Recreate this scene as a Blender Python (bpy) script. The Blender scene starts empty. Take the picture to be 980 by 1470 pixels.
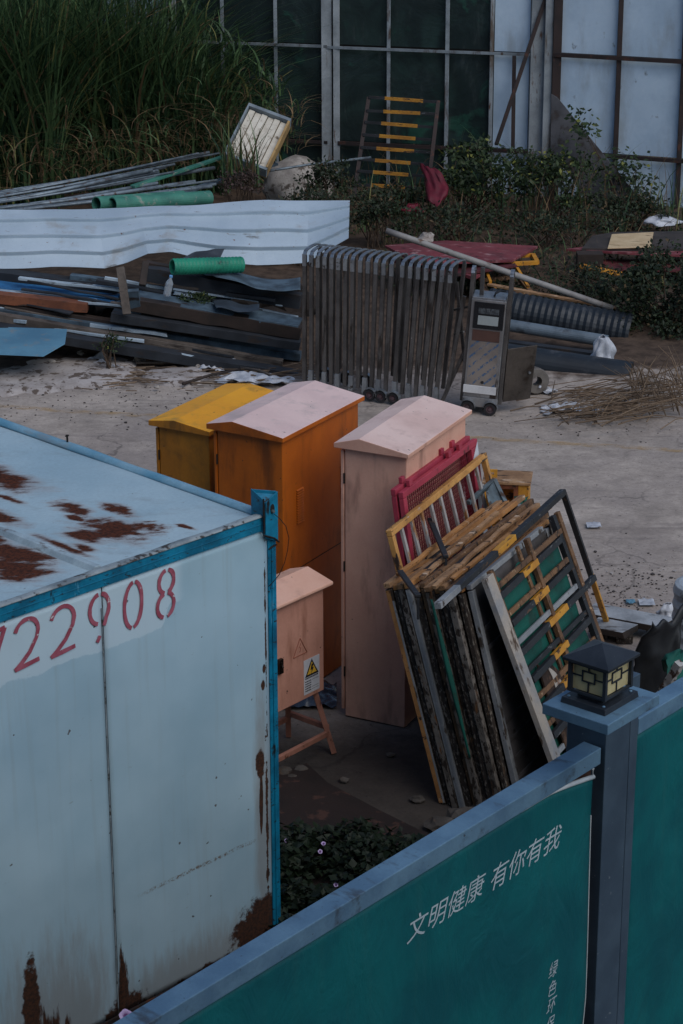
import bpy, bmesh, math, random
from mathutils import Vector, Matrix, noise as mnoise
R = random.Random(7)
rad = math.radians
SC = bpy.context.scene
COL = SC.collection

# ------------------------------------------------------------------ camera
FPX, PITCH, ROLL, CAMH = 3300.0, rad(20.29), rad(-0.153), 6.79
cF = Vector((0, math.cos(PITCH), -math.sin(PITCH)))
cU0 = Vector((1, 0, 0)).cross(cF)
cX = math.cos(ROLL) * Vector((1, 0, 0)) + math.sin(ROLL) * cU0
cU = -math.sin(ROLL) * Vector((1, 0, 0)) + math.cos(ROLL) * cU0
EYE = Vector((0, 0, CAMH))
cam_d = bpy.data.cameras.new('camera')
cam = bpy.data.objects.new('camera', cam_d)
COL.objects.link(cam)
m = Matrix((cX, cU, -cF)).transposed().to_4x4()
m.translation = EYE
cam.matrix_world = m
cam_d.sensor_fit = 'VERTICAL'
cam_d.sensor_height = 36
cam_d.lens = FPX / 1470 * 36
cam_d.clip_end = 2000
SC.camera = cam

# ------------------------------------------------------------------ light
SUN_EL, SUN_AZ = rad(48), rad(140)      # overcast: soft light from behind and to the right
w = bpy.data.worlds.new('World')
SC.world = w
w.use_nodes = True
nt = w.node_tree
sky = nt.nodes.new('ShaderNodeTexSky')
sky.sky_type = 'NISHITA'
sky.sun_disc = False
sky.sun_elevation = SUN_EL
sky.sun_rotation = SUN_AZ
sky.air_density = 1.0
sky.dust_density = 0.4
sky.ozone_density = 1.0
bg = nt.nodes['Background']
nt.links.new(sky.outputs[0], bg.inputs[0])
bg.inputs[1].default_value = 0.065
sd = bpy.data.lights.new('sun', 'SUN')
sd.energy = 0.95
sd.angle = rad(50)
sd.color = (1.0, 0.97, 0.93)
sun = bpy.data.objects.new('sun', sd)
COL.objects.link(sun)
sdir = Vector((math.sin(SUN_AZ) * math.cos(SUN_EL), math.cos(SUN_AZ) * math.cos(SUN_EL), math.sin(SUN_EL)))
sun.rotation_euler = sdir.to_track_quat('Z', 'Y').to_euler()
sun.location = (0, 0, 20)
SC.view_settings.view_transform = 'Standard'
SC.view_settings.look = 'None'
SC.view_settings.exposure = 0.68
SC.view_settings.gamma = 1
SC.view_settings.use_curve_mapping = False


# ------------------------------------------------------------------ measuring
def ray(px, py):
    return cF + cX * ((px - 490) / FPX) - cU * ((py - 735) / FPX)


def gd(px, py, z=0.0):
    d = ray(px, py)
    return EYE + d * ((z - CAMH) / d.z)


def at(px, py, Y):
    d = ray(px, py)
    return EYE + d * (Y / d.y)


def onp(px, py, P, n):
    d = ray(px, py)
    return EYE + d * ((P - EYE).dot(n) / d.dot(n))


def ang(deg):
    return Vector((math.cos(rad(deg)), math.sin(rad(deg)), 0))


# ------------------------------------------------------------------ materials
def srgb(r, g, b):
    f = lambda c: (c / 255 / 12.92) if c <= 10 else ((c / 255 + 0.055) / 1.055) ** 2.4
    return (f(r), f(g), f(b), 1)


class Mat:
    def __init__(s, name, rough=0.6, metal=0.0, spec=0.4):
        s.m = bpy.data.materials.new(name)
        s.m.use_nodes = True
        s.nt = s.m.node_tree
        s.b = s.nt.nodes['Principled BSDF']
        s.b.inputs['Roughness'].default_value = rough
        s.b.inputs['Metallic'].default_value = metal
        s.b.inputs['Specular IOR Level'].default_value = spec
        tc = s.nt.nodes.new('ShaderNodeTexCoord')
        oi = s.nt.nodes.new('ShaderNodeObjectInfo')
        s.obj = tc.outputs['Object']
        s.rnd = oi.outputs['Random']
        s.co = s.vmath('ADD', s.obj, s.comb(s.math('MULTIPLY', s.rnd, 31.7), s.math('MULTIPLY', s.rnd, 17.3), 0))

    def n(s, t):
        return s.nt.nodes.new(t)

    def put(s, sock, v):
        if hasattr(v, 'is_linked') or isinstance(v, bpy.types.NodeSocket):
            s.nt.links.new(v, sock)
        else:
            sock.default_value = v

    def math(s, op, a, b=0.0, c=0.0, clamp=False):
        k = s.n('ShaderNodeMath')
        k.operation = op
        k.use_clamp = clamp
        s.put(k.inputs[0], a); s.put(k.inputs[1], b); s.put(k.inputs[2], c)
        return k.outputs[0]

    def vmath(s, op, a, b):
        k = s.n('ShaderNodeVectorMath')
        k.operation = op
        s.put(k.inputs[0], a); s.put(k.inputs[1], b)
        return k.outputs[0]

    def comb(s, x, y, z):
        k = s.n('ShaderNodeCombineXYZ')
        for i, v in enumerate((x, y, z)):
            s.put(k.inputs[i], v)
        return k.outputs[0]

    def sep(s, v):
        k = s.n('ShaderNodeSeparateXYZ')
        s.put(k.inputs[0], v)
        return k.outputs

    def noise(s, scale, detail=4, rough=0.55, vec=None, stretch=None, dist=0.0):
        v = vec if vec is not None else s.co
        if stretch:
            v = s.vmath('MULTIPLY', v, stretch)
        k = s.n('ShaderNodeTexNoise')
        s.put(k.inputs['Vector'], v)
        k.inputs['Scale'].default_value = scale
        k.inputs['Detail'].default_value = detail
        k.inputs['Roughness'].default_value = rough
        k.inputs['Distortion'].default_value = dist
        return k.outputs['Fac']

    def step(s, f, lo, hi):
        k = s.n('ShaderNodeMapRange')
        k.interpolation_type = 'SMOOTHSTEP'
        s.put(k.inputs[0], f); s.put(k.inputs[1], lo); s.put(k.inputs[2], hi)
        return k.outputs[0]

    def mix(s, f, a, b, mode='MIX'):
        k = s.n('ShaderNodeMix')
        k.data_type = 'RGBA'
        k.blend_type = mode
        s.put(k.inputs[0], f); s.put(k.inputs[6], a); s.put(k.inputs[7], b)
        return k.outputs[2]

    def bump(s, h, strength=0.3, dist=0.01):
        k = s.n('ShaderNodeBump')
        k.inputs['Strength'].default_value = strength
        k.inputs['Distance'].default_value = dist
        s.put(k.inputs['Height'], h)
        s.nt.links.new(k.outputs[0], s.b.inputs['Normal'])

    def base(s, c):
        s.put(s.b.inputs['Base Color'], c)
        return s.m

    def rough(s, v):
        s.put(s.b.inputs['Roughness'], v)


def worn(name, c1, c2=None, scale=3.0, layers=(), rough=0.6, metal=0.0, grain=0.15, gscale=60, bump=0.15, bdist=0.004,
         stretch=None, hue=0.0, spec=0.4):
    """painted / weathered surface: two tones, fine grain, then layers of chipped or stained colour
    layers = (colour, share 0..1, scale, stretch or None, softness)"""
    M = Mat(name, rough, metal, spec)
    c2 = c2 or tuple(x * 0.75 for x in c1[:3]) + (1,)
    col = M.mix(M.step(M.noise(scale, 5, 0.6, stretch=stretch), 0.35, 0.68), c1, c2)
    g = M.noise(gscale, 3, 0.7, stretch=stretch)
    col = M.mix(grain, col, M.mix(g, (0, 0, 0, 1), (1, 1, 1, 1)), 'OVERLAY')
    hh = g
    for (lc, share, sc_, st, soft) in layers:
        t = 0.5 + 0.28 * (0.5 - share) * 2 * 0.75
        f = M.step(M.noise(sc_, 7, 0.62, stretch=st), t - soft, t + soft)
        col = M.mix(f, col, lc)
        hh = M.math('SUBTRACT', hh, M.math('MULTIPLY', f, 0.6))
    if hue:
        col = M.mix(M.math('MULTIPLY', M.rnd, hue), col, (0.02, 0.015, 0.01, 1))
    M.rough(M.math('ADD', M.math('MULTIPLY', g, 0.25), rough - 0.12, clamp=True))
    if bump:
        M.bump(hh, bump, bdist)
    return M.base(col)


RUST = srgb(78, 46, 30)
RUSTD = srgb(48, 30, 24)
BLACKISH = srgb(38, 36, 36)


# ------------------------------------------------------------------ mesh collecting
class MB:
    def __init__(s):
        s.v, s.f, s.mi = [], [], []

    def add(s, vs, fs, mi=0):
        o = len(s.v)
        s.v += [Vector(p) for p in vs]
        s.f += [tuple(i + o for i in f) for f in fs]
        s.mi += [mi] * len(fs)

    def hexa(s, p, mi=0):       # 8 corners: bottom ring 0-3, top ring 4-7
        s.add(p, [(3, 2, 1, 0), (4, 5, 6, 7), (0, 1, 5, 4), (1, 2, 6, 5), (2, 3, 7, 6), (3, 0, 4, 7)], mi)

    def box(s, x0, x1, y0, y1, z0, z1, mi=0):
        s.hexa([(x0, y0, z0), (x1, y0, z0), (x1, y1, z0), (x0, y1, z0), (x0, y0, z1), (x1, y0, z1), (x1, y1, z1), (x0, y1, z1)], mi)

    def beam(s, a, b, wd, ht, up=(0, 0, 1), mi=0, jit=0.0):
        a, b, up = Vector(a), Vector(b), Vector(up)
        d = (b - a).normalized()
        sx = d.cross(up)
        if sx.length < 1e-4:
            sx = d.cross(Vector((1, 0, 0)))
        sx.normalize()
        uz = sx.cross(d)
        q = []
        for c in (a, b):
            for (i, j) in ((-1, -1), (1, -1), (1, 1), (-1, 1)):
                q.append(c + sx * (i * wd / 2) + uz * (j * ht / 2) + Vector((R.uniform(-jit, jit), R.uniform(-jit, jit), R.uniform(-jit, jit))))
        s.add(q, [(0, 1, 2, 3), (7, 6, 5, 4), (0, 4, 5, 1), (1, 5, 6, 2), (2, 6, 7, 3), (3, 7, 4, 0)], mi)

    def bar(s, a, b, wd, ht, n=8, jit=.004, up=(0, 0, 1), mi=0):    # one continuous, slightly warped length
        a, b, up = Vector(a), Vector(b), Vector(up)
        d = (b - a).normalized()
        sx = d.cross(up).normalized()
        uz = sx.cross(d)
        o = len(s.v)
        sd_ = R.uniform(0, 90)
        for k in range(n + 1):
            c = a.lerp(b, k / n)
            q = Vector((k * .9, sd_, 0))
            c = c + sx * jit * 1.6 * mnoise.noise(q) + uz * jit * 1.6 * mnoise.noise(q + Vector((0, 7, 3)))
            kw = 1 + .10 * mnoise.noise(q + Vector((3, 0, 9))) * (jit / .004)
            e_ = d * (R.uniform(-.03, .03) if k in (0, n) else 0)
            for (i, j) in ((-1, -1), (1, -1), (1, 1), (-1, 1)):
                s.v.append(c + e_ * R.random() + sx * (i * wd / 2 * kw) + uz * (j * ht / 2 * kw))
        for k in range(n):
            for j in range(4):
                s.f.append((o + 4 * k + j, o + 4 * k + (j + 1) % 4, o + 4 * k + 4 + (j + 1) % 4, o + 4 * k + 4 + j)); s.mi.append(mi)
        s.f += [(o, o + 3, o + 2, o + 1), (o + 4 * n, o + 4 * n + 1, o + 4 * n + 2, o + 4 * n + 3)]
        s.mi += [mi, mi]

    def tube(s, pts, r, n=8, mi=0, cap=True):
        pts = [Vector(p) for p in pts]
        rr = r if isinstance(r, (list, tuple)) else [r] * len(pts)
        o = len(s.v)
        ref = Vector((0.13, 0.21, 1)).normalized()
        for i, p in enumerate(pts):
            t = (pts[min(i + 1, len(pts) - 1)] - pts[max(i - 1, 0)]).normalized()
            x = t.cross(ref)
            if x.length < 1e-3:
                x = t.cross(Vector((1, 0, 0)))
            x.normalize()
            y = x.cross(t)
            for k in range(n):
                a = 2 * math.pi * k / n
                s.v.append(p + (x * math.cos(a) + y * math.sin(a)) * rr[i])
        for i in range(len(pts) - 1):
            for k in range(n):
                s.f.append((o + i * n + k, o + i * n + (k + 1) % n, o + (i + 1) * n + (k + 1) % n, o + (i + 1) * n + k))
                s.mi.append(mi)
        if cap:
            s.f.append(tuple(o + k for k in range(n))[::-1]); s.mi.append(mi)
            e = o + (len(pts) - 1) * n
            s.f.append(tuple(e + k for k in range(n))); s.mi.append(mi)

    def pipe(s, a, b, r, t, n=24, corr=0.0, pitch=0.03, mi=0):   # hollow pipe, optional corrugation
        a, b = Vector(a), Vector(b)
        L = (b - a).length
        d = (b - a).normalized()
        x = d.cross(Vector((0.1, 0.2, 1))).normalized()
        y = x.cross(d)
        rings = []
        k = max(2, int(L / pitch) * 2) if corr else 2
        for i in range(k + 1):
            rings.append((L * i / k, r + (corr if i % 2 else 0)))
        for i in (k, 0):
            rings.append((L * i / k, r - t))
        o = len(s.v)
        for (q, rr_) in rings:
            for j in range(n):
                A = 2 * math.pi * j / n
                s.v.append(a + d * q + (x * math.cos(A) + y * math.sin(A)) * rr_)
        m_ = len(rings)
        for i in range(m_):
            i2 = (i + 1) % m_
            for j in range(n):
                s.f.append((o + i * n + j, o + i * n + (j + 1) % n, o + i2 * n + (j + 1) % n, o + i2 * n + j))
                s.mi.append(mi)

    def lathe(s, c, axis, prof, n=20, mi=0):
        c, axis = Vector(c), Vector(axis).normalized()
        x = axis.cross(Vector((0.1, 0.9, 0.3))).normalized()
        y = x.cross(axis)
        o = len(s.v)
        for (r_, h_) in prof:
            for k in range(n):
                a = 2 * math.pi * k / n
                s.v.append(c + axis * h_ + (x * math.cos(a) + y * math.sin(a)) * r_)
        for i in range(len(prof) - 1):
            for k in range(n):
                s.f.append((o + i * n + k, o + i * n + (k + 1) % n, o + (i + 1) * n + (k + 1) % n, o + (i + 1) * n + k))
                s.mi.append(mi)

    def grid(s, fn, nu, nv, mi=0, thick=None):
        o = len(s.v)
        P = [[Vector(fn(i / nu, j / nv)) for j in range(nv + 1)] for i in range(nu + 1)]
        for i in range(nu + 1):
            for j in range(nv + 1):
                s.v.append(P[i][j])
        W = nv + 1
        for i in range(nu):
            for j in range(nv):
                s.f.append((o + i * W + j, o + (i + 1) * W + j, o + (i + 1) * W + j + 1, o + i * W + j + 1)); s.mi.append(mi)

    def poly(s, pts, ext, mi=0):     # polygon (planar list of points) extruded by vector
        n = len(pts)
        e = Vector(ext)
        vs = [Vector(p) for p in pts] + [Vector(p) + e for p in pts]
        fs = [tuple(range(n))[::-1], tuple(range(n, 2 * n))] + [(i, (i + 1) % n, n + (i + 1) % n, n + i) for i in range(n)]
        s.add(vs, fs, mi)

    def rock(s, c, r, seed=0, flat=0.6, mi=0, sub=2):
        bm = bmesh.new()
        bmesh.ops.create_icosphere(bm, subdivisions=sub, radius=1)
        o = len(s.v)
        c = Vector(c)
        rx, ry, rz = (r if isinstance(r, (tuple, list)) else (r, r * 0.8, r * flat))
        for v in bm.verts:
            k = 1 + 0.45 * mnoise.noise(v.co * 1.3 + Vector((seed * 3.7, seed, 0))) + 0.18 * mnoise.noise(v.co * 4 + Vector((seed, 0, 9)))
            s.v.append(c + Vector((v.co.x * rx, v.co.y * ry, v.co.z * rz)) * k)
        bm.verts.ensure_lookup_table()
        for f in bm.faces:
            s.f.append(tuple(v.index + o for v in f.verts)); s.mi.append(mi)
        bm.free()

    def build(s, name, mat, parent=None, bevel=0.0, smooth=False, world=False, solid=0.0, angle=None, label=None, center=True):
        v = s.v
        loc = Vector((0, 0, 0))
        if parent is not None and world:
            inv = parent['_m'] if False else MATS[parent.name].inverted()
            v = [inv @ p for p in v]
        if parent is None and center:
            xs = [p.x for p in v]; ys = [p.y for p in v]; zs = [p.z for p in v]
            loc = Vector(((min(xs) + max(xs)) / 2, (min(ys) + max(ys)) / 2, min(zs)))
            v = [p - loc for p in v]
        me = bpy.data.meshes.new(name)
        me.from_pydata([tuple(p) for p in v], [], s.f)
        mats = mat if isinstance(mat, (list, tuple)) else [mat]
        for q in mats:
            me.materials.append(q)
        if len(mats) > 1:
            me.polygons.foreach_set('material_index', s.mi)
        bm = bmesh.new()
        bm.from_mesh(me)
        if not solid:
            bmesh.ops.recalc_face_normals(bm, faces=bm.faces)
        bm.to_mesh(me)
        bm.free()
        if smooth:
            me.polygons.foreach_set('use_smooth', [True] * len(me.polygons))
        me.update()
        o = bpy.data.objects.new(name, me)
        COL.objects.link(o)
        o.location = loc
        if parent is not None:
            o.parent = parent
        if solid:
            md = o.modifiers.new('thickness', 'SOLIDIFY')
            md.thickness = solid
            md.offset = 0
        if bevel:
            md = o.modifiers.new('edge', 'BEVEL')
            md.width = bevel
            md.segments = 2
            md.limit_method = 'ANGLE'
            md.angle_limit = rad(35)
        if label:
            o['label'] = label
        return o


MATS = {}


def thing(name, label, cat, loc=(0, 0, 0), rz=0.0, group=None, rx=0.0, ry=0.0):
    o = bpy.data.objects.new(name, None)
    COL.objects.link(o)
    o.empty_display_size = 0.1
    o.location = loc
    o.rotation_euler = (rx, ry, rz)
    o['label'] = label
    o['category'] = cat
    if group:
        o['group'] = group
    from mathutils import Euler
    MATS[o.name] = Matrix.Translation(Vector(loc)) @ Euler((rx, ry, rz)).to_matrix().to_4x4()
    return o


def tag(o, label, cat, group=None):
    o['label'] = label
    o['category'] = cat
    if group:
        o['group'] = group
    return o


def kind(o, k, label=None, cat=None):
    o['kind'] = k
    if label:
        o['label'] = label
    if cat:
        o['category'] = cat
    return o

# ================================================================== ground
def ground_mat():
    M = Mat('dusty_concrete', 0.9, 0, 0.25)
    c = M.obj
    big = M.noise(0.35, 5, 0.6, vec=c)
    mid = M.noise(2.2, 6, 0.65, vec=c)
    fine = M.noise(38, 4, 0.75, vec=c)
    col = M.mix(M.step(mid, 0.32, 0.7), srgb(180, 167, 156), srgb(148, 137, 128))
    col = M.mix(M.step(big, 0.42, 0.62), col, srgb(150, 139, 132))
    # sideways scuffs left by tyres
    sc = M.noise(3.0, 5, 0.6, vec=c, stretch=(0.5, 3.2, 1), dist=0.6)
    col = M.mix(M.math('MULTIPLY', M.step(sc, 0.56, 0.68), 0.35), col, srgb(108, 101, 99))
    # dark grit
    col = M.mix(M.math('MULTIPLY', M.step(M.noise(22, 3, 0.8, vec=c), 0.63, 0.7), 0.75), col, srgb(74, 68, 66))
    col = M.mix(0.42, col, M.mix(fine, (0, 0, 0, 1), (1, 1, 1, 1)), 'OVERLAY')
    col = M.mix(0.12, col, M.mix(M.step(M.noise(9, 6, .75, vec=c), .25, .75), (0, 0, 0, 1), (1, 1, 1, 1)), 'OVERLAY')
    vo = M.n('ShaderNodeTexVoronoi')
    vo.feature = 'DISTANCE_TO_EDGE'
    vo.inputs['Scale'].default_value = .55
    wob = M.n('ShaderNodeTexNoise')
    wob.inputs['Scale'].default_value = 1.6
    wob.inputs['Detail'].default_value = 6
    M.put(wob.inputs['Vector'], c)
    M.put(vo.inputs['Vector'], M.vmath('ADD', c, wob.outputs['Color']))
    crack = M.math('SUBTRACT', 1.0, M.step(vo.outputs['Distance'], .002, .012))
    col = M.mix(M.math('MULTIPLY', crack, M.math('MULTIPLY', M.step(big, .45, .6), .55)), col, srgb(70, 64, 60))
    st2 = M.noise(.8, 6, .7, vec=c, dist=1.2)
    col = M.mix(M.math('MULTIPLY', M.step(st2, .55, .68), .4), col, srgb(112, 102, 96))
    # bare brown soil beyond the far edge of the paved yard
    X, Y, Z = M.sep(c)
    edge = M.math('ADD', Y, M.math('MULTIPLY', M.math('SUBTRACT', mid, 0.5), 2.2))
    soil = M.mix(M.step(M.noise(6, 6, 0.7, vec=c), 0.35, 0.7), srgb(92, 76, 64), srgb(56, 45, 38))
    col = M.mix(M.step(edge, 22.1, 22.7), col, soil)
    # shade painted into the ground colour round the cabinets and barriers
    shade_near = M.math('SUBTRACT', 15.2, M.math('ADD', Y, M.math('MULTIPLY', M.math('SUBTRACT', mid, 0.5), 1.5)))
    col = M.mix(M.math('MULTIPLY', M.step(shade_near, 0.0, 1.6), 0.88), col, M.mix(M.step(mid, .35, .65), srgb(28, 25, 23), srgb(45, 40, 37)))
    M.bump(M.math('ADD', M.math('MULTIPLY', mid, 0.6), M.math('MULTIPLY', fine, 0.5)), 0.5, 0.012)
    return M.base(col)


gm = MB()
xs = [-400, -60, -20, -10] + [-8 + i * 0.25 for i in range(65)] + [10, 20, 60, 400]
ys = [-100, -20, 0, 5] + [7 + i * 0.25 for i in range(121)] + [40, 60, 120, 600]
for y in ys:
    for x in xs:
        z = 0.0
        if 6 < y < 38 and -9 < x < 9:
            z = 0.012 * mnoise.noise(Vector((x * 0.9, y * 0.9, 0)))
            if y > 22.6:
                z += min(1, (y - 22.6) / 1.5) * 0.07 * (0.6 + mnoise.noise(Vector((x * 1.3, y * 1.3, 4))))
            z -= 0.012
        gm.v.append(Vector((x, y, z)))
W_ = len(xs)
for j in range(len(ys) - 1):
    for i in range(W_ - 1):
        gm.f.append((j * W_ + i, j * W_ + i + 1, (j + 1) * W_ + i + 1, (j + 1) * W_ + i)); gm.mi.append(0)
g = MB(); g.v, g.f, g.mi = gm.v, gm.f, gm.mi
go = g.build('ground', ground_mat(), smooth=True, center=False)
kind(go, 'structure')


def gz(x, y):
    return 0.012 * mnoise.noise(Vector((x * 0.9, y * 0.9, 0))) - 0.012


# unseen block added behind the camera to cut part of the sky light
blk_ = thing('sky_blocker', 'plain concrete block with dark windows, added unseen behind the viewpoint to cut sky light', 'light blocker', (-6, -1.2, 0))
bcm = worn('blocker_render', srgb(96, 92, 88), srgb(80, 76, 74), .5, [(srgb(80, 76, 72), .2, 1.5, (1, 1, .3), .1)], .9)
b = MB(); b.box(-20, 12, -9, 0, 0, 12.6); b.build('wall', bcm, blk_)
wgm = worn('blocker_glass', srgb(30, 34, 38), srgb(24, 28, 32), 1, (), .15)
for fl in range(4):
    for k in range(10):
        x = -18.5 + k * 3.05
        b = MB(); b.box(x, x + 1.7, .003, .03, fl * 3 + 1, fl * 3 + 2.4); b.build('window', wgm, blk_)


# faded yellow lane line
lm = Mat('faded_lane_paint', 0.85)
t_ = lm.n('ShaderNodeBsdfTransparent')
mx = lm.n('ShaderNodeMixShader')
out = lm.nt.nodes['Material Output']
lm.nt.links.new(lm.math('MULTIPLY', lm.step(lm.noise(7, 6, 0.75, stretch=(0.6, 2, 1)), 0.42, 0.62), 0.42), mx.inputs[0])
lm.nt.links.new(t_.outputs[0], mx.inputs[1])
lm.nt.links.new(lm.b.outputs[0], mx.inputs[2])
lm.nt.links.new(mx.outputs[0], out.inputs['Surface'])
lm.base(srgb(196, 158, 96))
b = MB()
p0, p1 = gd(-200, 569), gd(1250, 664)
nn = 60
prev = None
dl = (p1 - p0).normalized(); sl = Vector((-dl.y, dl.x, 0)) * 0.055
for i in range(nn):
    for k, q in enumerate((p0.lerp(p1, i / nn), p0.lerp(p1, (i + 1) / nn))):
        for s_ in (-1, 1):
            x, y = q.x + sl.x * s_, q.y + sl.y * s_
            b.v.append(Vector((x, y, gz(x, y) + 0.005)))
    o = len(b.v) - 4
    b.f.append((o, o + 1, o + 3, o + 2)); b.mi.append(0)
kind(b.build('lane_marking', lm.m), 'structure')

# pale sandy crust left of the scrap (sheet lying on the soil)
sm = worn('sandy_crust', srgb(176, 168, 164), srgb(146, 137, 132), 3, [(srgb(96, 84, 76), 0.35, 9, None, 0.03)], 0.95, grain=0.3, gscale=40, bump=0.3)
for seed, (cx_, cy_, rx_, ry_) in enumerate([(gd(110, 535).x, gd(110, 535).y, 0.75, 0.55), (gd(20, 548).x, gd(20, 548).y, 0.5, 0.5), (gd(255, 540).x, gd(255, 540).y, .35, .3)]):
    b = MB()
    N = 48
    b.v.append(Vector((cx_, cy_, 0.035)))
    for ring, (fr, zz) in enumerate(((0.5, 0.033), (0.85, 0.026), (1.0, -0.02))):
        for k in range(N):
            a = 2 * math.pi * k / N
            r_ = fr * (1 + 0.4 * mnoise.noise(Vector((math.cos(a) * 1.6 + seed * 5, math.sin(a) * 1.6, 1))) + 0.16 * mnoise.noise(Vector((math.cos(a) * 6, math.sin(a) * 6, seed))))
            b.v.append(Vector((cx_ + rx_ * r_ * math.cos(a), cy_ + ry_ * r_ * math.sin(a), zz)))
    for k in range(N):
        b.f.append((0, 1 + k, 1 + (k + 1) % N))
        for q in (0, 1):
            b.f.append((1 + q * N + k, 1 + (q + 1) * N + k, 1 + (q + 1) * N + (k + 1) % N, 1 + q * N + (k + 1) % N))
    b.mi = [0] * len(b.f)
    kind(b.build('sand_patch', sm, smooth=True), 'structure')


# ================================================================== site cabin (white container with blue frame)
CA = rad(45.33)
cabin = thing('site_cabin', 'white steel site cabin with blue frame, rusty roof and red stencilled number', 'site cabin', (-0.374, 11.336, 0), CA)
BL, BLD = srgb(14, 130, 166), srgb(10, 92, 122)
blue = worn('cabin_blue_paint', BL, BLD, 5, [(srgb(40, 46, 52), 0.20, 22, (1, 1, 3), 0.02), (srgb(30, 26, 26), 0.12, 8, (1, 1, 0.35), 0.03), (srgb(90, 160, 190), 0.1, 14, (1, 1, .2), .04)], 0.5, grain=0.25)


def cabin_wall_mat():
    M = Mat('cabin_white_steel', 0.42, 0, 0.45)
    X, Y, Z = M.sep(M.obj)
    n1 = M.noise(1.3, 4, 0.55, vec=M.obj)
    n2 = M.noise(9, 6, 0.65, vec=M.obj)
    n3 = M.noise(55, 3, 0.7, vec=M.obj)
    st = M.noise(6, 5, 0.6, vec=M.obj, stretch=(3, 3, 0.12))
    col = M.mix(M.step(n1, 0.3, 0.7), srgb(176, 205, 218), srgb(158, 190, 205))
    col = M.mix(M.math('MULTIPLY', M.step(st, 0.52, 0.78), 0.18), col, srgb(140, 142, 136))
    # fresh white paint-over behind the number
    lim = M.math('ADD', M.math('MULTIPLY', M.math('SUBTRACT', n2, 0.5), 0.08), M.math('ADD', 2.17, M.math('MULTIPLY', M.step(X, -0.78, -0.70), 0.12)))
    fresh = M.math('MULTIPLY', M.step(Z, lim, M.math('ADD', lim, 0.012)), M.math('SUBTRACT', 1.0, M.step(X, -0.68, -0.60)))
    col = M.mix(M.math('MULTIPLY', fresh, 0.75), col, srgb(200, 220, 230))

    def blob(cx_, cz_, rx_, rz_, amp=0.9, soft=0.12, nz=None):
        dx = M.math('DIVIDE', M.math('SUBTRACT', X, cx_), rx_)
        dz = M.math('DIVIDE', M.math('SUBTRACT', Z, cz_), rz_)
        d = M.math('SQRT', M.math('ADD', M.math('MULTIPLY', dx, dx), M.math('MULTIPLY', dz, dz)))
        d = M.math('ADD', d, M.math('MULTIPLY', M.math('SUBTRACT', nz or n2, 0.5), amp * 2))
        return M.math('SUBTRACT', 1.0, M.step(d, 1.0 - soft, 1.0 + soft))
    rust = None
    vert = M.noise(10, 6, 0.65, vec=M.obj, stretch=(2.2, 1, 0.35))
    for (cx_, cz_, rx_, rz_, amp, nz) in ((-0.10, 1.17, .035, .09, .9, n2), (-0.055, 0.75, .010, .40, 2.6, n2), (-0.10, 0.95, .014, .22, 1.2, vert),
                                          (-0.10, 0.12, .23, .22, .9, n2), (-0.25, 0.02, .5, .07, 1.0, n2), (-0.55, 0.0, .75, .06, 1.1, vert),
                                          (-1.12, 0.10, .035, .36, 1.2, vert), (-1.10, 0.02, .18, .12, 1.0, n2), (-1.72, 0.32, .055, .30, 1.1, n2), (-1.70, 0.0, .2, .3, 1, vert),
                                          (-0.045, 1.85, .005, .40, 3.0, n2), (-0.07, 1.62, .016, .035, 1, n2), (-0.06, 1.72, .012, .03, 1, n2), (-2.3, .1, .3, .2, 1, n2)):
        q = blob(cx_, cz_, rx_, rz_, amp, 0.13, nz)
        rust = q if rust is None else M.math('MAXIMUM', rust, q)
    # tiny pin holes of rust
    rust = M.math('MAXIMUM', rust, M.math('MULTIPLY', M.step(M.noise(17, 2, 0.5, vec=M.obj), 0.735, 0.75), 0.8))
    halo = blob(-0.085, 0.85, .06, .7, .8, 0.5, vert)
    halo = M.math('MAXIMUM', halo, blob(-0.5, 0.05, .9, .22, .8, 0.5, vert))
    halo = M.math('MAXIMUM', halo, blob(-1.6, 0.1, .4, .5, .8, 0.5, vert))
    col = M.mix(M.math('MULTIPLY', halo, 0.45), col, srgb(128, 98, 68))
    # a long brown scrape across the right-hand sheet
    line = M.math('SUBTRACT', Z, M.math('ADD', 0.715, M.math('MULTIPLY', M.math('SUBTRACT', n1, 0.5), 0.06)))
    scr = M.math('MULTIPLY', M.math('SUBTRACT', 1.0, M.step(M.math('ABSOLUTE', line), 0.004, 0.016)), M.step(n3, 0.42, 0.62))
    scr = M.math('MULTIPLY', scr, M.math('MULTIPLY', M.step(X, -1.05, -0.8), M.math('SUBTRACT', 1.0, M.step(X, -0.2, -0.12))))
    col = M.mix(M.math('MULTIPLY', scr, 0.85), col, srgb(110, 84, 60))
    # grey scuffs
    scf = M.noise(14, 6, 0.7, vec=M.obj, stretch=(0.8, 1, 2.5))
    col = M.mix(M.math('MULTIPLY', M.step(scf, 0.64, 0.72), 0.35), col, srgb(104, 104, 104))
    rc = M.mix(M.step(n3, 0.4, 0.65), srgb(74, 44, 26), srgb(42, 27, 20))
    col = M.mix(rust, col, rc)
    M.rough(M.math('ADD', 0.42, M.math('MULTIPLY', rust, 0.5)))
    M.bump(M.math('SUBTRACT', M.math('ADD', M.math('MULTIPLY', M.noise(2.1, 2, 0.5, vec=M.obj, stretch=(1, 1, .55)), 2.4), M.math('MULTIPLY', n3, 0.05)), M.math('MULTIPLY', rust, 0.12)), 0.35, 0.02)
    return M.base(col)


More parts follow.
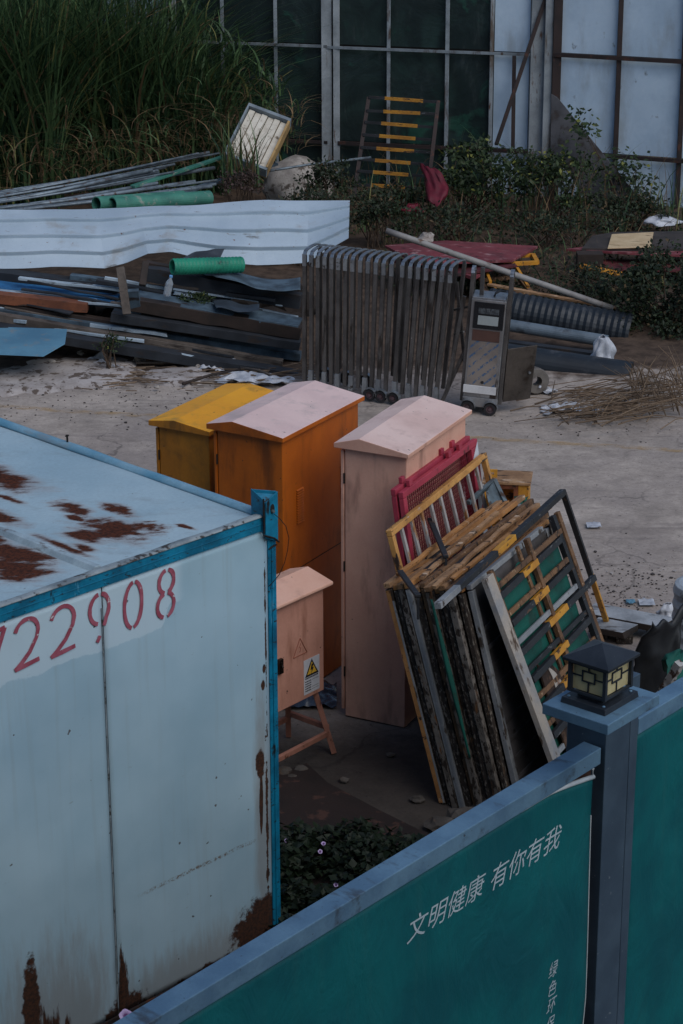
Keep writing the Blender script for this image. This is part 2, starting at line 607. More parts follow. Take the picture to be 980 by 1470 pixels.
def cabin_roof_mat():
    M = Mat('cabin_roof_sheet', 0.45, 0, 0.4)
    X, Y, Z = M.sep(M.obj)
    n1 = M.noise(1.1, 4, 0.6, vec=M.obj)
    n2 = M.noise(7, 7, 0.68, vec=M.obj)
    n3 = M.noise(50, 3, 0.7, vec=M.obj)
    S_ = M.math('MULTIPLY', M.math('SUBTRACT', X, Y), .707)
    T_ = M.math('MULTIPLY', M.math('ADD', X, Y), .707)
    dr = M.noise(4.2, 7, 0.68, vec=M.comb(M.math('MULTIPLY', S_, .8), M.math('MULTIPLY', T_, 1.5), 0), dist=.3)
    n2 = M.noise(8, 7, 0.7, vec=M.comb(M.math('MULTIPLY', S_, .6), M.math('MULTIPLY', T_, 1.7), 3.0))
    col = M.mix(M.step(n1, 0.35, 0.65), srgb(172, 194, 203), srgb(152, 178, 190))
    col = M.mix(M.math('MULTIPLY', M.step(dr, 0.5, 0.72), 0.4), col, srgb(128, 138, 142))
    rust = None
    halo = None
    for (cx_, cy_, rx_, ry_, a) in ((-.62, 1.48, .13, .30, .8), (-.78, 1.62, .2, .2, .8), (-1.0, 1.02, .07, .2, 1.0), (-.66, .84, .07, .15, 1.1), (-.74, .72, .035, .08, 1.2),
                                 (-.72, .44, .15, .23, 1.0), (-.86, .46, .1, .16, 1.0), (-.55, .36, .07, .12, 1.4), (-.50, .62, .05, .14, 1.3), (-1.04, .44, .035, .24, .7), (-.98, .35, .05, .09, .8),
                                 (-1.28, .52, .13, .26, .9), (-1.38, .33, .15, .18, .8), (-1.22, .86, .06, .22, .9), (-.80, 1.18, .03, .12, 1.0), (-1.5, 1.2, .2, .3, .9), (-.42, .2, .02, .06, 1.2)):
        dx = M.math('DIVIDE', M.math('SUBTRACT', X, cx_), rx_)
        dy = M.math('DIVIDE', M.math('SUBTRACT', Y, cy_), ry_)
        d0 = M.math('SQRT', M.math('ADD', M.math('MULTIPLY', dx, dx), M.math('MULTIPLY', dy, dy)))
        d = M.math('ADD', d0, M.math('MULTIPLY', M.math('SUBTRACT', dr, 0.5), a * 2.6))
        d = M.math('ADD', d, M.math('MULTIPLY', M.math('SUBTRACT', n2, 0.5), a * 2.2))
        q = M.math('SUBTRACT', 1.0, M.step(d, 0.50, 1.06))
        h = M.math('SUBTRACT', 1.0, M.step(d, 0.8, 1.5))
        rust = q if rust is None else M.math('MAXIMUM', rust, q)
        halo = h if halo is None else M.math('MAXIMUM', halo, h)
    col = M.mix(M.math('MULTIPLY', halo, 0.36), col, srgb(150, 104, 76))
    rc = M.mix(M.step(n3, 0.38, 0.62), srgb(92, 50, 34), srgb(58, 33, 25))
    M.put(M.b.inputs['Specular IOR Level'], M.math('MULTIPLY', M.math('SUBTRACT', 1.0, rust), .4))
    col = M.mix(M.math('MULTIPLY', rust, 0.97), col, rc)
    col = M.mix(M.math('MULTIPLY', M.step(M.noise(26, 3, 0.6, vec=M.obj), 0.70, 0.74), 0.7), col, srgb(84, 74, 70))
    col = M.mix(0.2, col, M.mix(n3, (0, 0, 0, 1), (1, 1, 1, 1)), 'OVERLAY')
    M.rough(M.math('ADD', 0.45, M.math('MULTIPLY', rust, 0.45)))
    M.bump(M.math('ADD', M.noise(2.0, 3, 0.5, vec=M.obj), M.math('MULTIPLY', n3, 0.06)), 0.3, 0.02)
    return M.base(col)


wallm, roofm = cabin_wall_mat(), cabin_roof_mat()
greyr = worn('cabin_roof_lip', srgb(150, 160, 164), srgb(112, 122, 128), 6, [(srgb(60, 54, 50), 0.3, 14, None, 0.04)], 0.55, grain=0.25)
CW, CL, CH = 2.44, 6.0, 2.6
# end wall: two sheets with a folded seam
for (x0, x1) in ((-CW + 0.06, -1.156), (-1.148, -0.026)):
    b = MB()

    def dent(u, v, x0=x0, x1=x1):
        x = x0 + (x1 - x0) * u
        z = 0.06 + (2.513 - 0.06) * v
        e = min(u, 1 - u, v, 1 - v)
        k = min(1, e / 0.06)
        return (x, 0.004 + 0.010 * k * mnoise.noise(Vector((x * 1.7, z * 1.1, 3.3))) + 0.004 * k * mnoise.noise(Vector((x * 5, z * 3.2, 1.3))), z)
    b.grid(dent, 30, 60)
    b.build('wall_sheet', wallm, cabin, smooth=True, solid=0.002)
b = MB()
b.box(-1.156, -1.148, 0.010, 0.014, 0.06, 2.513)
b.box(-1.163, -1.157, -0.003, 0.008, 0.06, 2.40)
b.build('seam', greyr, cabin)
b = MB()
b.box(-CW + 0.05, -0.05, 0.03, 0.05, 0.03, 2.51)          # inner skins so no light leaks
b.box(-CW, -CW + 0.02, 0.05, CL, 0.03, 2.56)
b.box(-CW, -0.02, CL - 0.03, CL, 0.03, 2.56)
b.build('wall_core', wallm, cabin)
b = MB()
b.box(-0.022, -0.004, 0.07, CL - 0.05, 0.09, 2.5)
b.build('side_wall', wallm, cabin)
b = MB()
b.box(-CW, -0.062, -0.010, 0.03, 2.514, 2.592)
b.box(-CW, -0.064, -0.014, -0.0102, 2.552, 2.556)
for i in range(14):
    b.lathe((-0.15 - i * 0.165, -0.0102, 2.53), (0, -1, 0), [(0.006, 0), (0.005, 0.003), (0, 0.004)], 8)
b.build('top_beam', blue, cabin, bevel=0.003)
b = MB()
b.box(-CW, 0.0, -0.008, 0.05, 0.0, 0.062)
b.build('base_beam', worn('rusty_base', RUSTD, BLACKISH, 8, [(RUST, 0.4, 14, None, 0.05)], 0.9, grain=0.4), cabin, bevel=0.003)
b = MB()
b.box(-0.024, 0.036, -0.002, 0.06, 0.0, 2.5)
b.box(-0.001, 0.008, -0.007, -0.0022, 0.05, 2.44)
b.build('corner_post', blue, cabin, bevel=0.005)
# raised corner casting, broken open at the top
b = MB()
fp = [(-0.056, 2.472), (0.034, 2.43), (0.036, 2.712), (-0.054, 2.672)]
b.poly([(x, -0.022, z) for x, z in fp], (0, 0.007, 0))
b.poly([(-0.071, -0.024, 2.49), (-0.071, -0.024, 2.69), (-0.078, 0.065, 2.735), (-0.078, 0.065, 2.56)], (0.006, 0, 0))
b.poly([(-0.064, -0.014, 2.655), (0.034, -0.014, 2.69), (-0.064, 0.06, 2.705)], (0, 0, 0.006))
b.poly([(-0.071, 0.062, 2.56), (0.036, -0.010, 2.56), (0.036, -0.010, 2.71), (-0.071, 0.062, 2.73)], (0.004, 0.004, 0))
cst = b.build('corner_casting', blue, cabin, bevel=0.002)
dark = worn('dark_rust', srgb(34, 30, 30), srgb(24, 22, 22), 6, (), 0.9)
b = MB()
b.lathe((-0.006, -0.0225, 2.625), (0, -1, 0), [(0.0, 0.0015), (0.014, 0.0015), (0.0155, 0.0)], 24)
h = b.build('lifting_hole', dark, cst)
for v in h.data.vertices:
    v.co.z = 2.625 + (v.co.z - 2.625) * 1.75
b = MB()
b.lathe((-0.008, -0.026, 2.612), (0.1, -1, 0.1), [(0.0, 0.012), (0.009, 0.010), (0.011, 0)], 14)
b.build('plug', worn('plug_grey', srgb(84, 92, 96), srgb(60, 66, 70), 9), cst)
# dark sealant runs on the casting
b = MB()
for pts in ([(-.076, -.027, 2.50), (-.04, -.027, 2.482), (.0, -.027, 2.462), (.038, -.027, 2.428)], [(-.072, -.028, 2.70), (-.071, -.028, 2.60), (-.074, -.028, 2.50)],
            [(-.02, -.008, 2.40), (.01, -.008, 2.405), (.034, -.008, 2.41)]):
    b.tube([Vector(p) + Vector((R.uniform(-.003, .003), 0, R.uniform(-.004, .004))) for p in pts], [0.004, 0.006, 0.004, 0.005][:len(pts)], 6)
b.build('sealant', dark, cst)
# roof
b = MB()
for (x0, x1) in ((-1.10, -0.052), (-2.38, -1.17)):
    def rf(u, v, x0=x0, x1=x1):
        x = x0 + (x1 - x0) * u
        y = 0.05 + (CL - 0.1) * v
        return (x, y, 2.578 + 0.012 * mnoise.noise(Vector((x * 2, y * 1.6, 8))))
    b.grid(rf, 16, 70)
roof = b.build('roof', roofm, cabin, smooth=True)
b = MB()
b.poly([(-1.175, 0.05, 2.572), (-1.150, 0.05, 2.604), (-1.115, 0.05, 2.604), (-1.092, 0.05, 2.572)], (0, CL - 0.1, 0))
b.build('roof_rib', worn('rib_paint', srgb(176, 194, 202), srgb(140, 158, 168), 4, [(srgb(84, 60, 48), .18, 7, (1, .5, 1), .05)], .5, grain=.25), roof, bevel=0.004)
b = MB()


def lip(u, v):
    x = -CW + (CW - 0.05) * u
    wob = 0.006 * mnoise.noise(Vector((x * 4, 0, 5)))
    prof = [(-0.016, 2.594), (-0.004, 2.602), (0.03, 2.600), (0.06, 2.584)]
    k = v * 3
    i = min(2, int(k)); f_ = k - i
    return (x, prof[i][0] + (prof[i + 1][0] - prof[i][0]) * f_, prof[i][1] + (prof[i + 1][1] - prof[i][1]) * f_ + wob * (v > 0))


b.grid(lip, 50, 3)
b.build('roof_lip', greyr, roof, smooth=True, solid=0.003)
b = MB()


def sider(u, v):
    y = 0.02 + (CL - 0.05) * u
    wob = 0.008 * mnoise.noise(Vector((y * 2.3, 0, 2)))
    prof = [(-0.060, 2.580), (-0.046, 2.598), (-0.022, 2.602), (0.004, 2.595), (0.008, 2.52)]
    k = v * 4
    i = min(3, int(k)); f_ = k - i
    return (prof[i][0] + (prof[i + 1][0] - prof[i][0]) * f_, y, prof[i][1] + (prof[i + 1][1] - prof[i][1]) * f_ + (wob if v > 0 else 0))


b.grid(sider, 80, 8)
b.build('side_beam', worn('faded_blue_rail', srgb(94, 146, 172), srgb(134, 170, 188), 3, [(srgb(130, 140, 146), .25, 5, (1, .4, 1), .08), (srgb(44, 42, 44), .14, 12, (1, .35, 1), .03)], .5, grain=.25), roof, smooth=True, solid=0.003)
b = MB()
b.tube([(-0.02, 1.66, 2.6), (-0.02, 1.66, 2.635)], 0.006, 8)
b.rock((-0.02, 1.66, 2.643), 0.012, 3)
b.build('bolt', dark, roof)

# stencilled number 722908
redp = worn('stencil_red', srgb(152, 72, 88), srgb(172, 96, 112), 14, [(srgb(214, 214, 214), 0.1, 30, None, 0.03)], 0.6, grain=0.2)


def arc(cx_, cz_, rx_, rz_, a0, a1, n=18):
    return [(cx_ + rx_ * math.cos(rad(a0 + (a1 - a0) * i / n)), cz_ + rz_ * math.sin(rad(a0 + (a1 - a0) * i / n))) for i in range(n + 1)]


GL = {
    '7': [[(0.0, .95), (.5, .94), (.98, .97)], [(.98, .97), (.75, .6), (.5, .0)]],
    '2': [arc(.47, .70, .46, .28, 165, 0, 14) + [(.88, .55), (.62, .30), (.30, .12), (.05, .02)], [(.05, .03), (.5, .06), (1.0, .10)]],
    '9': [arc(.48, .67, .44, .30, 98, 262), arc(.48, .67, .44, .30, 80, -50), [(.80, .46), (.76, .38), (.70, .30)], [(.52, .12), (.47, .06), (.40, .0)]],
    '0': [arc(.5, .5, .42, .47, 97, 263, 24), arc(.5, .5, .42, .47, 83, -83, 24)],
    '8': [arc(.5, .74, .38, .24, 100, 258), arc(.5, .74, .38, .24, 78, -70), arc(.5, .25, .43, .25, 78, -76), arc(.5, .25, .43, .25, 104, 256)],
}


def ribbon(mb, pts, wd, y):
    for i in range(len(pts) - 1):
        pass
    n = len(pts)
    L_, R_ = [], []
    for i in range(n):
        a = Vector(pts[max(0, i - 1)]); c = Vector(pts[min(n - 1, i + 1)])
        t = (c - a).normalized()
        nn_ = Vector((-t.y, t.x))
        k = wd * (0.5 + 0.14 * mnoise.noise(Vector((pts[i][0] * 40, pts[i][1] * 40, 2))))
        L_.append(Vector(pts[i]) + nn_ * k); R_.append(Vector(pts[i]) - nn_ * k)
    vs = [(p.x, y, p.y) for p in L_] + [(p.x, y, p.y) for p in R_]
    mb.add(vs, [(i, i + 1, n + i + 1, n + i) for i in range(n - 1)])


b = MB()
for ch, xc, wd in (('7', -1.835, .15), ('2', -1.625, .155), ('2', -1.405, .155), ('9', -1.175, .14), ('0', -0.955, .135), ('8', -0.737, .13)):
    for j, st in enumerate(GL[ch]):
        ribbon(b, [(xc + (u - .5) * wd + (v - .5) * .02, 2.228 + v * .258) for (u, v) in st], 0.0225, -0.012 - 0.0004 * j)
for v in b.v:      # follow the dents of the sheet
    k_ = min(1, (2.513 - v.z) / 2.453 / .06)
    off = v.y + .012
    v.y = .004 + .010 * k_ * mnoise.noise(Vector((v.x * 1.7, v.z * 1.1, 3.3))) + .004 * k_ * mnoise.noise(Vector((v.x * 5, v.z * 3.2, 1.3))) - .0055 + off * .5
b.build('stencil_number', redp, cabin, solid=0.0008)

# loose wire hanging from the casting
b = MB()
wp = [(-0.006, -0.034, 2.60), (0.02, -0.05, 2.57), (0.055, -0.06, 2.52), (0.075, -0.06, 2.45), (0.07, -0.055, 2.38), (0.05, -0.05, 2.31), (0.02, -0.04, 2.25), (-0.02, -0.035, 2.22), (-0.05, -0.03, 2.20)]
M4 = MATS[cabin.name]
b.tube([M4 @ Vector(p) for p in wp], 0.0022, 6)
b.tube([M4 @ Vector(p) for p in [(-0.03, -.034, 2.215), (-0.05, -0.045, 2.205), (-0.055, -0.05, 2.19)]], 0.0018, 5)
tag(b.build('wire', dark, smooth=True), 'thin black wire dangling from the blue corner casting of the cabin', 'wire')

# ================================================================== electrical cabinets


def cab_paint(name, c1, c2, dirt):
    return worn(name, c1, c2, 2.2, [(dirt, 0.22, 6, (1, 1, .22), 0.12), (dirt, .12, 2, None, .1), (srgb(60, 44, 36), 0.03, 20, None, 0.02)], 0.5, grain=0.14, gscale=70, bump=0.06)


def cabinet(name, label, corner, rz, w_, d_, he, eave, gable, frac, mats, ov=(0.05, 0.03, 0.04), vents=True):
    """origin at the middle of the base; corner = world position of the front right base corner"""
    rzr = rad(rz)
    ax, ay = Vector((math.cos(rzr), math.sin(rzr), 0)), Vector((-math.sin(rzr), math.cos(rzr), 0))
    c = Vector(corner) - ax * (w_ / 2) + ay * (d_ / 2)
    t = thing(name, label, 'electrical cabinet', c, rzr)
    body, roofmat, trim = mats
    b = MB()
    b.box(-w_ / 2 + .012, w_ / 2, -d_ / 2, d_ / 2, 0.0, he)
    bo = b.build('body', body, t, bevel=0.006)
    b = MB()     # door on the left-hand side, standing a little proud of the shell
    b.box(-w_ / 2 - .016, -w_ / 2 + .006, -d_ / 2 - .004, d_ / 2 - .01, 0.05, he - .02)
    dr = b.build('door', body, t, bevel=0.004)
    for zz in (.3, he * .55, he - .25):
        b = MB()
        b.tube([(-w_ / 2 + .009, -d_ / 2 - .004, zz), (-w_ / 2 + .009, -d_ / 2 - .004, zz + .07)], .006, 8)
        b.build('hinge', trim, dr)
    ol, orr, of = ov
    x0, x1, y0, y1 = -w_ / 2 - ol, w_ / 2 + orr, -d_ / 2 - of, d_ / 2 + of
    ap = x0 + (x1 - x0) * frac
    z1 = he + eave
    zz = he + .002
    b = MB()
    pr = [(x0, zz), (x1, zz), (x1, z1), (ap, zz + gable), (x0, z1 + .004)]
    b.poly([(x, y0, z) for x, z in pr], (0, y1 - y0, 0))
    rf_ = b.build('roof', [roofmat[0], roofmat[1]], t, bevel=0.004)
    for p in rf_.data.polygons:      # faded top sheet, original paint on the fascia
        p.material_index = 0 if p.normal.z > 0.4 else 1
    if vents:
        for (yy, zc) in ((-d_ / 2 + .17, he - .40), (d_ / 2 - .25, he - .40)):
            b = MB()
            for k in range(14):
                z = zc - k * .018
                b.poly([(w_ / 2 - .001, yy, z), (w_ / 2 + .013, yy, z - .008), (w_ / 2 + .011, yy, z - .010), (w_ / 2 - .001, yy, z - .006)], (0, .085, 0))
            vt = b.build('vent', body, t)
            b = MB()
            for k in range(14):
                z = zc - k * .018
                b.box(w_ / 2 + .0004, w_ / 2 + .0014, yy + .003, yy + .082, z - .0155, z - .007)
            b.build('vent_slot', trim, vt)
        b = MB()
        b.box(w_ / 2 + .0005, w_ / 2 + .0025, -d_ / 2 + .02, d_ / 2 - .02, he - .98, he - .975)
        b.build('seam', trim, t)
    return t, c, ax, ay


trimd = worn('cabinet_shadow_gap', srgb(46, 34, 26), srgb(34, 26, 22), 6)
oc = cab_paint('orange_paint', srgb(190, 98, 22), srgb(172, 86, 20), srgb(120, 64, 22))
ot = cab_paint('orange_faded_top', srgb(236, 204, 196), srgb(222, 190, 184), srgb(200, 176, 170))
pk = cab_paint('pink_paint', srgb(226, 176, 152), srgb(212, 160, 138), srgb(160, 120, 104))
pkt = cab_paint('pink_faded_top', srgb(238, 206, 194), srgb(226, 190, 178), srgb(206, 172, 160))
yl = cab_paint('yellow_paint', srgb(196, 126, 36), srgb(176, 110, 32), srgb(104, 74, 38))
ylt = cab_paint('yellow_top', srgb(242, 170, 22), srgb(230, 156, 20), srgb(190, 136, 36))
cabinet('electrical_cabinet', 'tall faded pink electrical cabinet with gabled roof and red mesh panels leaning on it', (0.425, 14.135, 0), -26.0, .46, .98, 1.945, .03, .085, .34, (pk, (pkt, pk), trimd))
cabinet('electrical_cabinet', 'tall orange electrical cabinet with whitish gabled roof, between yellow and pink cabinets', (-0.393, 14.51, 0), -30.5, .53, 1.01, 1.93, .035, .085, .34, (oc, (ot, oc), trimd))
cabinet('electrical_cabinet', 'yellow electrical cabinet with bright yellow roof, farthest behind the cabin', (-0.915, 15.10, 0), -30.0, .43, .93, 1.78, .035, .07, .42, (yl, (ylt, yl), trimd), vents=False)

# small cabinet on a splayed stand
rzs = rad(50)
sx, sy = ang(50), ang(140)
WS, DS, ZB, ZT = .60, .30, .45, 1.195
q0 = gd(464, 992, ZB)
cs = q0 - sx * (WS / 2) + sy * (DS / 2)
small = thing('electrical_cabinet', 'small pink electrical cabinet on splayed legs with a white danger sticker', 'electrical cabinet', (cs.x, cs.y, 0), rzs)
pks = cab_paint('salmon_paint', srgb(204, 150, 130), srgb(188, 136, 117), srgb(150, 100, 80))
pkst = cab_paint('salmon_top', srgb(236, 190, 168), srgb(226, 176, 152), srgb(206, 160, 140))
b = MB()
b.box(-WS / 2, WS / 2, -DS / 2 + .012, DS / 2, ZB, ZT)
b.build('body', pks, small, bevel=.005)
b = MB()
b.box(-WS / 2 + .006, WS / 2 - .002, -DS / 2 - .006, -DS / 2 + .012, ZB + .012, ZT - .002)
door = b.build('door', pks, small, bevel=.004)
b = MB()
e0, e1 = -DS / 2 - .045, DS / 2 + .03
pr = [(e0, ZT + .002), (e1, ZT + .002), (e1, ZT + .022), (.02, ZT + .078), (e0, ZT + .026)]
b.poly([(-WS / 2 - .03, y, z) for y, z in pr], (WS + .085, 0, 0))
b.build('roof', pkst, small, bevel=.007)
lg = worn('salmon_leg', srgb(164, 114, 97), srgb(140, 96, 80), 6, [(RUST, .2, 12, None, .04)], .6)
for (ix, iy) in ((1, -1), (1, 1), (-1, -1), (-1, 1)):
    b = MB()
    b.beam((ix * (WS / 2 - .05), iy * (DS / 2 - .03), ZB), (ix * (WS / 2 + .045), iy * (DS / 2 + .05), 0.0), .036, .036)
    b.build('leg', lg, small, bevel=.003)
for a_, c_ in (((-.30, -.178, .15), (.313, -.178, .15)), ((-.30, .178, .15), (.313, .178, .15)), ((.313, -.178, .19), (.313, .178, .19)), ((-.31, -.178, .19), (-.31, .178, .19))):
    b = MB()
    b.beam(a_, c_, .028, .036)
    b.build('brace', lg, small, bevel=.003)
b = MB()
Pd = Vector(cs) - sy * (DS / 2 + .0065)
Ms = MATS[small.name].inverted()


def onsmall(px, py):
    q = Ms @ onp(px, py, Pd, sy)
    return q.x, q.z


hx, hz = onsmall(402, 954)
b.box(hx - .03, hx + .008, -DS / 2 - .03, -DS / 2 - .0062, hz - .055, hz + .045)
b.tube([(hx - .02, -DS / 2 - .036, hz + .03), (hx - .02, -DS / 2 - .05, hz + .0), (hx - .02, -DS / 2 - .036, hz - .03)], .006, 8)
b.build('hasp', worn('lock_metal', srgb(70, 66, 62), srgb(40, 38, 36), 10, (), .4, .8), door, bevel=.004)
white = worn('sticker_white', srgb(206, 206, 210), srgb(186, 188, 194), 5, [(srgb(120, 116, 112), .1, 18, None, .04)], .5)
yel = worn('sticker_yellow', srgb(222, 176, 60), srgb(206, 158, 50), 9, (), .5)
blk = worn('sticker_black', srgb(30, 30, 32), srgb(40, 40, 42), 9, (), .6)
sxa, sza = onsmall(436, 992)
sxb, szb = onsmall(458, 945)
sw, sh = sxb - sxa, .245
sz0 = (sza + szb) / 2 - sh / 2
fy = -DS / 2 - .0085
b = MB()
b.box(sxa, sxb, fy, fy + .0018, sz0, sz0 + sh)
stk = b.build('danger_sticker', white, door)


def tri(cx_, cz_, s_, y, y2):
    return [(cx_ - s_ / 2, y, cz_ - s_ * .38), (cx_ + s_ / 2, y, cz_ - s_ * .38), (cx_, y, cz_ + s_ * .5)]


cx_, cz_ = (sxa + sxb) / 2, sz0 + sh * .70
b = MB()
b.poly(tri(cx_, cz_, sw * .86, fy - .001, 0), (0, .0009, 0), 0)
b.poly(tri(cx_, cz_ - .001, sw * .60, fy - .002, 0), (0, .0009, 0), 1)
k = sw * .2
b.poly([(cx_ - .1 * k, fy - .003, cz_ + k), (cx_ + .55 * k, fy - .003, cz_ + .9 * k), (cx_ + .1 * k, fy - .003, cz_ + .1 * k), (cx_ + .6 * k, fy - .003, cz_ + .15 * k), (cx_ - .35 * k, fy - .003, cz_ - 1.3 * k), (cx_ - .05 * k, fy - .003, cz_ - .3 * k), (cx_ - .5 * k, fy - .003, cz_ - .3 * k)], (0, .0009, 0), 0)
b.build('hazard_symbol', [blk, yel], stk)
b = MB()       # unreadably small print
for i in range(9):
    x = sxa + sw * (.09 + .092 * i)
    b.box(x, x + sw * .065, fy - .001, fy - .0002, sz0 + sh * .435, sz0 + sh * .475)
for r_ in range(5):
    z = sz0 + sh * (.35 - .068 * r_)
    for i in range(4):
        x = sxa + sw * (.08 + .10 * i)
        b.box(x, x + sw * .075, fy - .001, fy - .0002, z, z + sh * .03)
    if r_ in (0, 3, 4):
        for i in range(6):
            x = sxa + sw * (.52 + .07 * i)
            b.box(x, x + sw * .045, fy - .001, fy - .0002, z + .002, z + sh * .02)
b.build('small_print', blk, stk)
ex, ez = onsmall(430.5, 930)
b = MB()        # pressed warning triangle
ts = .135
T = [Vector(p) for p in tri(ex, ez, ts, -DS / 2 - .0065, 0)]
for i in range(3):
    b.tube([T[i], T[(i + 1) % 3]], .0035, 6)
b.tube([(ex + .008, -DS / 2 - .0065, ez + .03), (ex - .008, -DS / 2 - .0065, ez + .004), (ex + .008, -DS / 2 - .0065, ez), (ex - .004, -DS / 2 - .0065, ez - .03)], .003, 6)
b.build('embossed_triangle', worn('salmon_shade', srgb(150, 92, 72), srgb(140, 86, 66), 9), door)

# ================================================================== fence with pillar and lamp
FD = rad(50)
fu, fn = ang(50), ang(-40)                      # along the fence, towards the camera side
P0 = gd(861, 1097, 2.33)
railm = worn('galvanised_rail', srgb(108, 142, 166), srgb(88, 120, 146), 4, [(srgb(70, 82, 94), .2, 9, (1, .4, 1), .08), (srgb(60, 60, 64), .05, 40, None, .03)], .5, .25, grain=.2, gscale=90)
pilm = worn('pillar_grey', srgb(74, 92, 108), srgb(60, 76, 92), 3, [(srgb(120, 130, 138), .05, 22, None, .02)], .5, .2, grain=.15)


def banner_mat():
    M = Mat('green_banner', 0.55, 0, 0.3)
    n1 = M.noise(2.2, 4, .55, vec=M.obj)
    n2 = M.noise(140, 2, .5, vec=M.obj)
    col = M.mix(M.step(n1, .35, .65), srgb(6, 96, 100), srgb(5, 80, 88))
    col = M.mix(.18, col, M.mix(n2, (0, 0, 0, 1), (1, 1, 1, 1)), 'OVERLAY')
    st = M.noise(3, 5, .6, vec=M.obj, stretch=(4, 4, .3))
    col = M.mix(M.math('MULTIPLY', M.step(st, .5, .72), .18), col, srgb(40, 92, 92))
    wr = M.noise(3.2, 4, .6, vec=M.obj, stretch=(1.2, 1.2, .55), dist=1.2)
    M.bump(M.math('ADD', wr, M.math('MULTIPLY', n2, .02)), .6, .03)
    return M.base(col)


bann = banner_mat()
whem = worn('white_hem', srgb(200, 206, 208), srgb(176, 184, 188), 8, (), .6)


def text_mesh(s, size, shear, bold):
    c = bpy.data.curves.new('writing', 'FONT')
    c.body = s
    c.size = size
    c.shear = shear
    c.offset = bold
    c.resolution_u = 3
    o = bpy.data.objects.new('writing', c)
    COL.objects.link(o)
    bpy.context.view_layer.update()
    dg = bpy.context.evaluated_depsgraph_get()
    me = bpy.data.meshes.new_from_object(o.evaluated_get(dg))
    bpy.data.objects.remove(o)
    return me


def glyphs(mb, s, x, z, size, wide, y, shear=0.0, bold=0.0):
    """one line of writing in the x-z plane, left edge x, centre z"""
    me = text_mesh(s, 1.0, 0, bold)
    vs = [v.co.copy() for v in me.vertices]
    fs = [tuple(p.vertices) for p in me.polygons]
    if not vs:
        return
    xa, xb = min(v.x for v in vs), max(v.x for v in vs)
    ya, yb = min(v.y for v in vs), max(v.y for v in vs)
    out_ = []
    for v in vs:
        zz = (v.y - (ya + yb) / 2) / (yb - ya) * size
        out_.append((x + (v.x - xa) / (xb - xa) * wide + zz * shear, y, z + zz))
    mb.add(out_, fs)


def fence_panel(label, u0, u1, gap0, gap1, ztop, hung):
    """u measured along the fence from the pillar's near edge"""
    L = u1 - u0
    t = thing('fence_panel', label, 'fence', P0 + fu * u0 - Vector((0, 0, P0.z)), FD)
    # local x along fence, local y pointing away from the viewer's side
    b = MB()
    b.poly([(0, -.004, ztop - .078), (0, -.004, ztop), (0, .086, ztop + .004), (0, .086, ztop - .078)], (L, 0, 0))
    b.build('top_rail', railm, t, bevel=.004)
    b = MB()
    b.box(gap0 * 0, L, .045, .062, .06, ztop - .08)
    b.build('backing_sheet', worn('rusty_backing', srgb(76, 50, 40), srgb(54, 38, 32), 5, [(RUST, .3, 10, None, .05)], .85), t)
    b = MB()
    b.box(0, L, .01, .06, .0, .06)
    b.build('bottom_rail', pilm, t)
    x0, x1 = gap0, L - gap1

    def cloth(u, v):
        x = x0 + (x1 - x0) * u
        sag = hung * (max(0, (x - (x1 - .35)) / .35) ** 1.2) if hung else 0
        z = .08 + (ztop - .08 - sag - .08) * v
        k = 1 - abs(2 * v - 1) ** 6
        y = .012 + k * (.012 * mnoise.noise(Vector((x * 2.2 + z * .9, z * 1.1, 6))) + .007 * mnoise.noise(Vector((x * 4 + z * 3, z * 2.0, 1))))
        return (x, min(y, .036), z)
    b = MB()
    b.grid(cloth, 60, 60)
    ban = b.build('banner', bann, t, smooth=True, solid=.002)
    if hung:
        b = MB()
        b.tube([Vector(cloth(.83 + .17 * i / 8, 1.0)) + Vector((0, -.004, .006)) for i in range(9)], .011, 8)
        b.build('hem', whem, ban, smooth=True)
        b = MB()
        b.tube([(x1 - .01, .004, ztop - .07), (x1 - .012, .004, ztop - .10), (x1 - .006, .006, ztop - .105 - hung * .4)], .0025, 6)
        b.tube([(x1 - .02, .003, ztop - .085), (x1 - .004, .003, ztop - .088)], .002, 6)
        b.build('tie', whem, ban)
        b = MB()
        b.tube([Vector(cloth(1, i / 12)) + Vector((.0, -.002, 0)) for i in range(12)], .003, 6)
        b.build('side_hem', whem, ban)
    return t, ban, cloth, (x0, x1)


TOPZ = 2.41
tl, ban, cloth, (bx0, bx1) = fence_panel('green banner fence panel with white slanted writing, left of the lamp pillar', -3.2, 0.0, .0, .035, TOPZ, .055)
wr = worn('banner_writing', srgb(180, 194, 200), srgb(164, 178, 186), 8, [(srgb(120, 160, 160), .08, 40, None, .03)], .6)
ly = -.010
bA, bB, b = MB(), MB(), MB()
glyphs(bA, '文明健康', -1.315 + 3.2, 2.100, .108, .500, ly, .30, .0)
glyphs(bB, '有你有我', -.765 + 3.2, 2.092, .112, .505, ly, .30, .0)
for i, ch in enumerate('绿色环保'):
    glyphs(b, ch, -.325 + 3.2, 1.450 - .093 * i, .076, .060, ly, .22, .0)


def drape(mb, off=.0032):
    for v in mb.v:
        u = (v.x - bx0) / (bx1 - bx0)
        vv = (v.z - .08) / (TOPZ - .16)
        v.y = cloth(u, vv)[1] - off


for q in (bA, bB, b):
    drape(q)
    q.build('writing', wr, ban)
fence_panel('plain green banner fence panel, right of the lamp pillar at the frame edge', .292, 3.5, .0, .0, TOPZ + .03, 0)

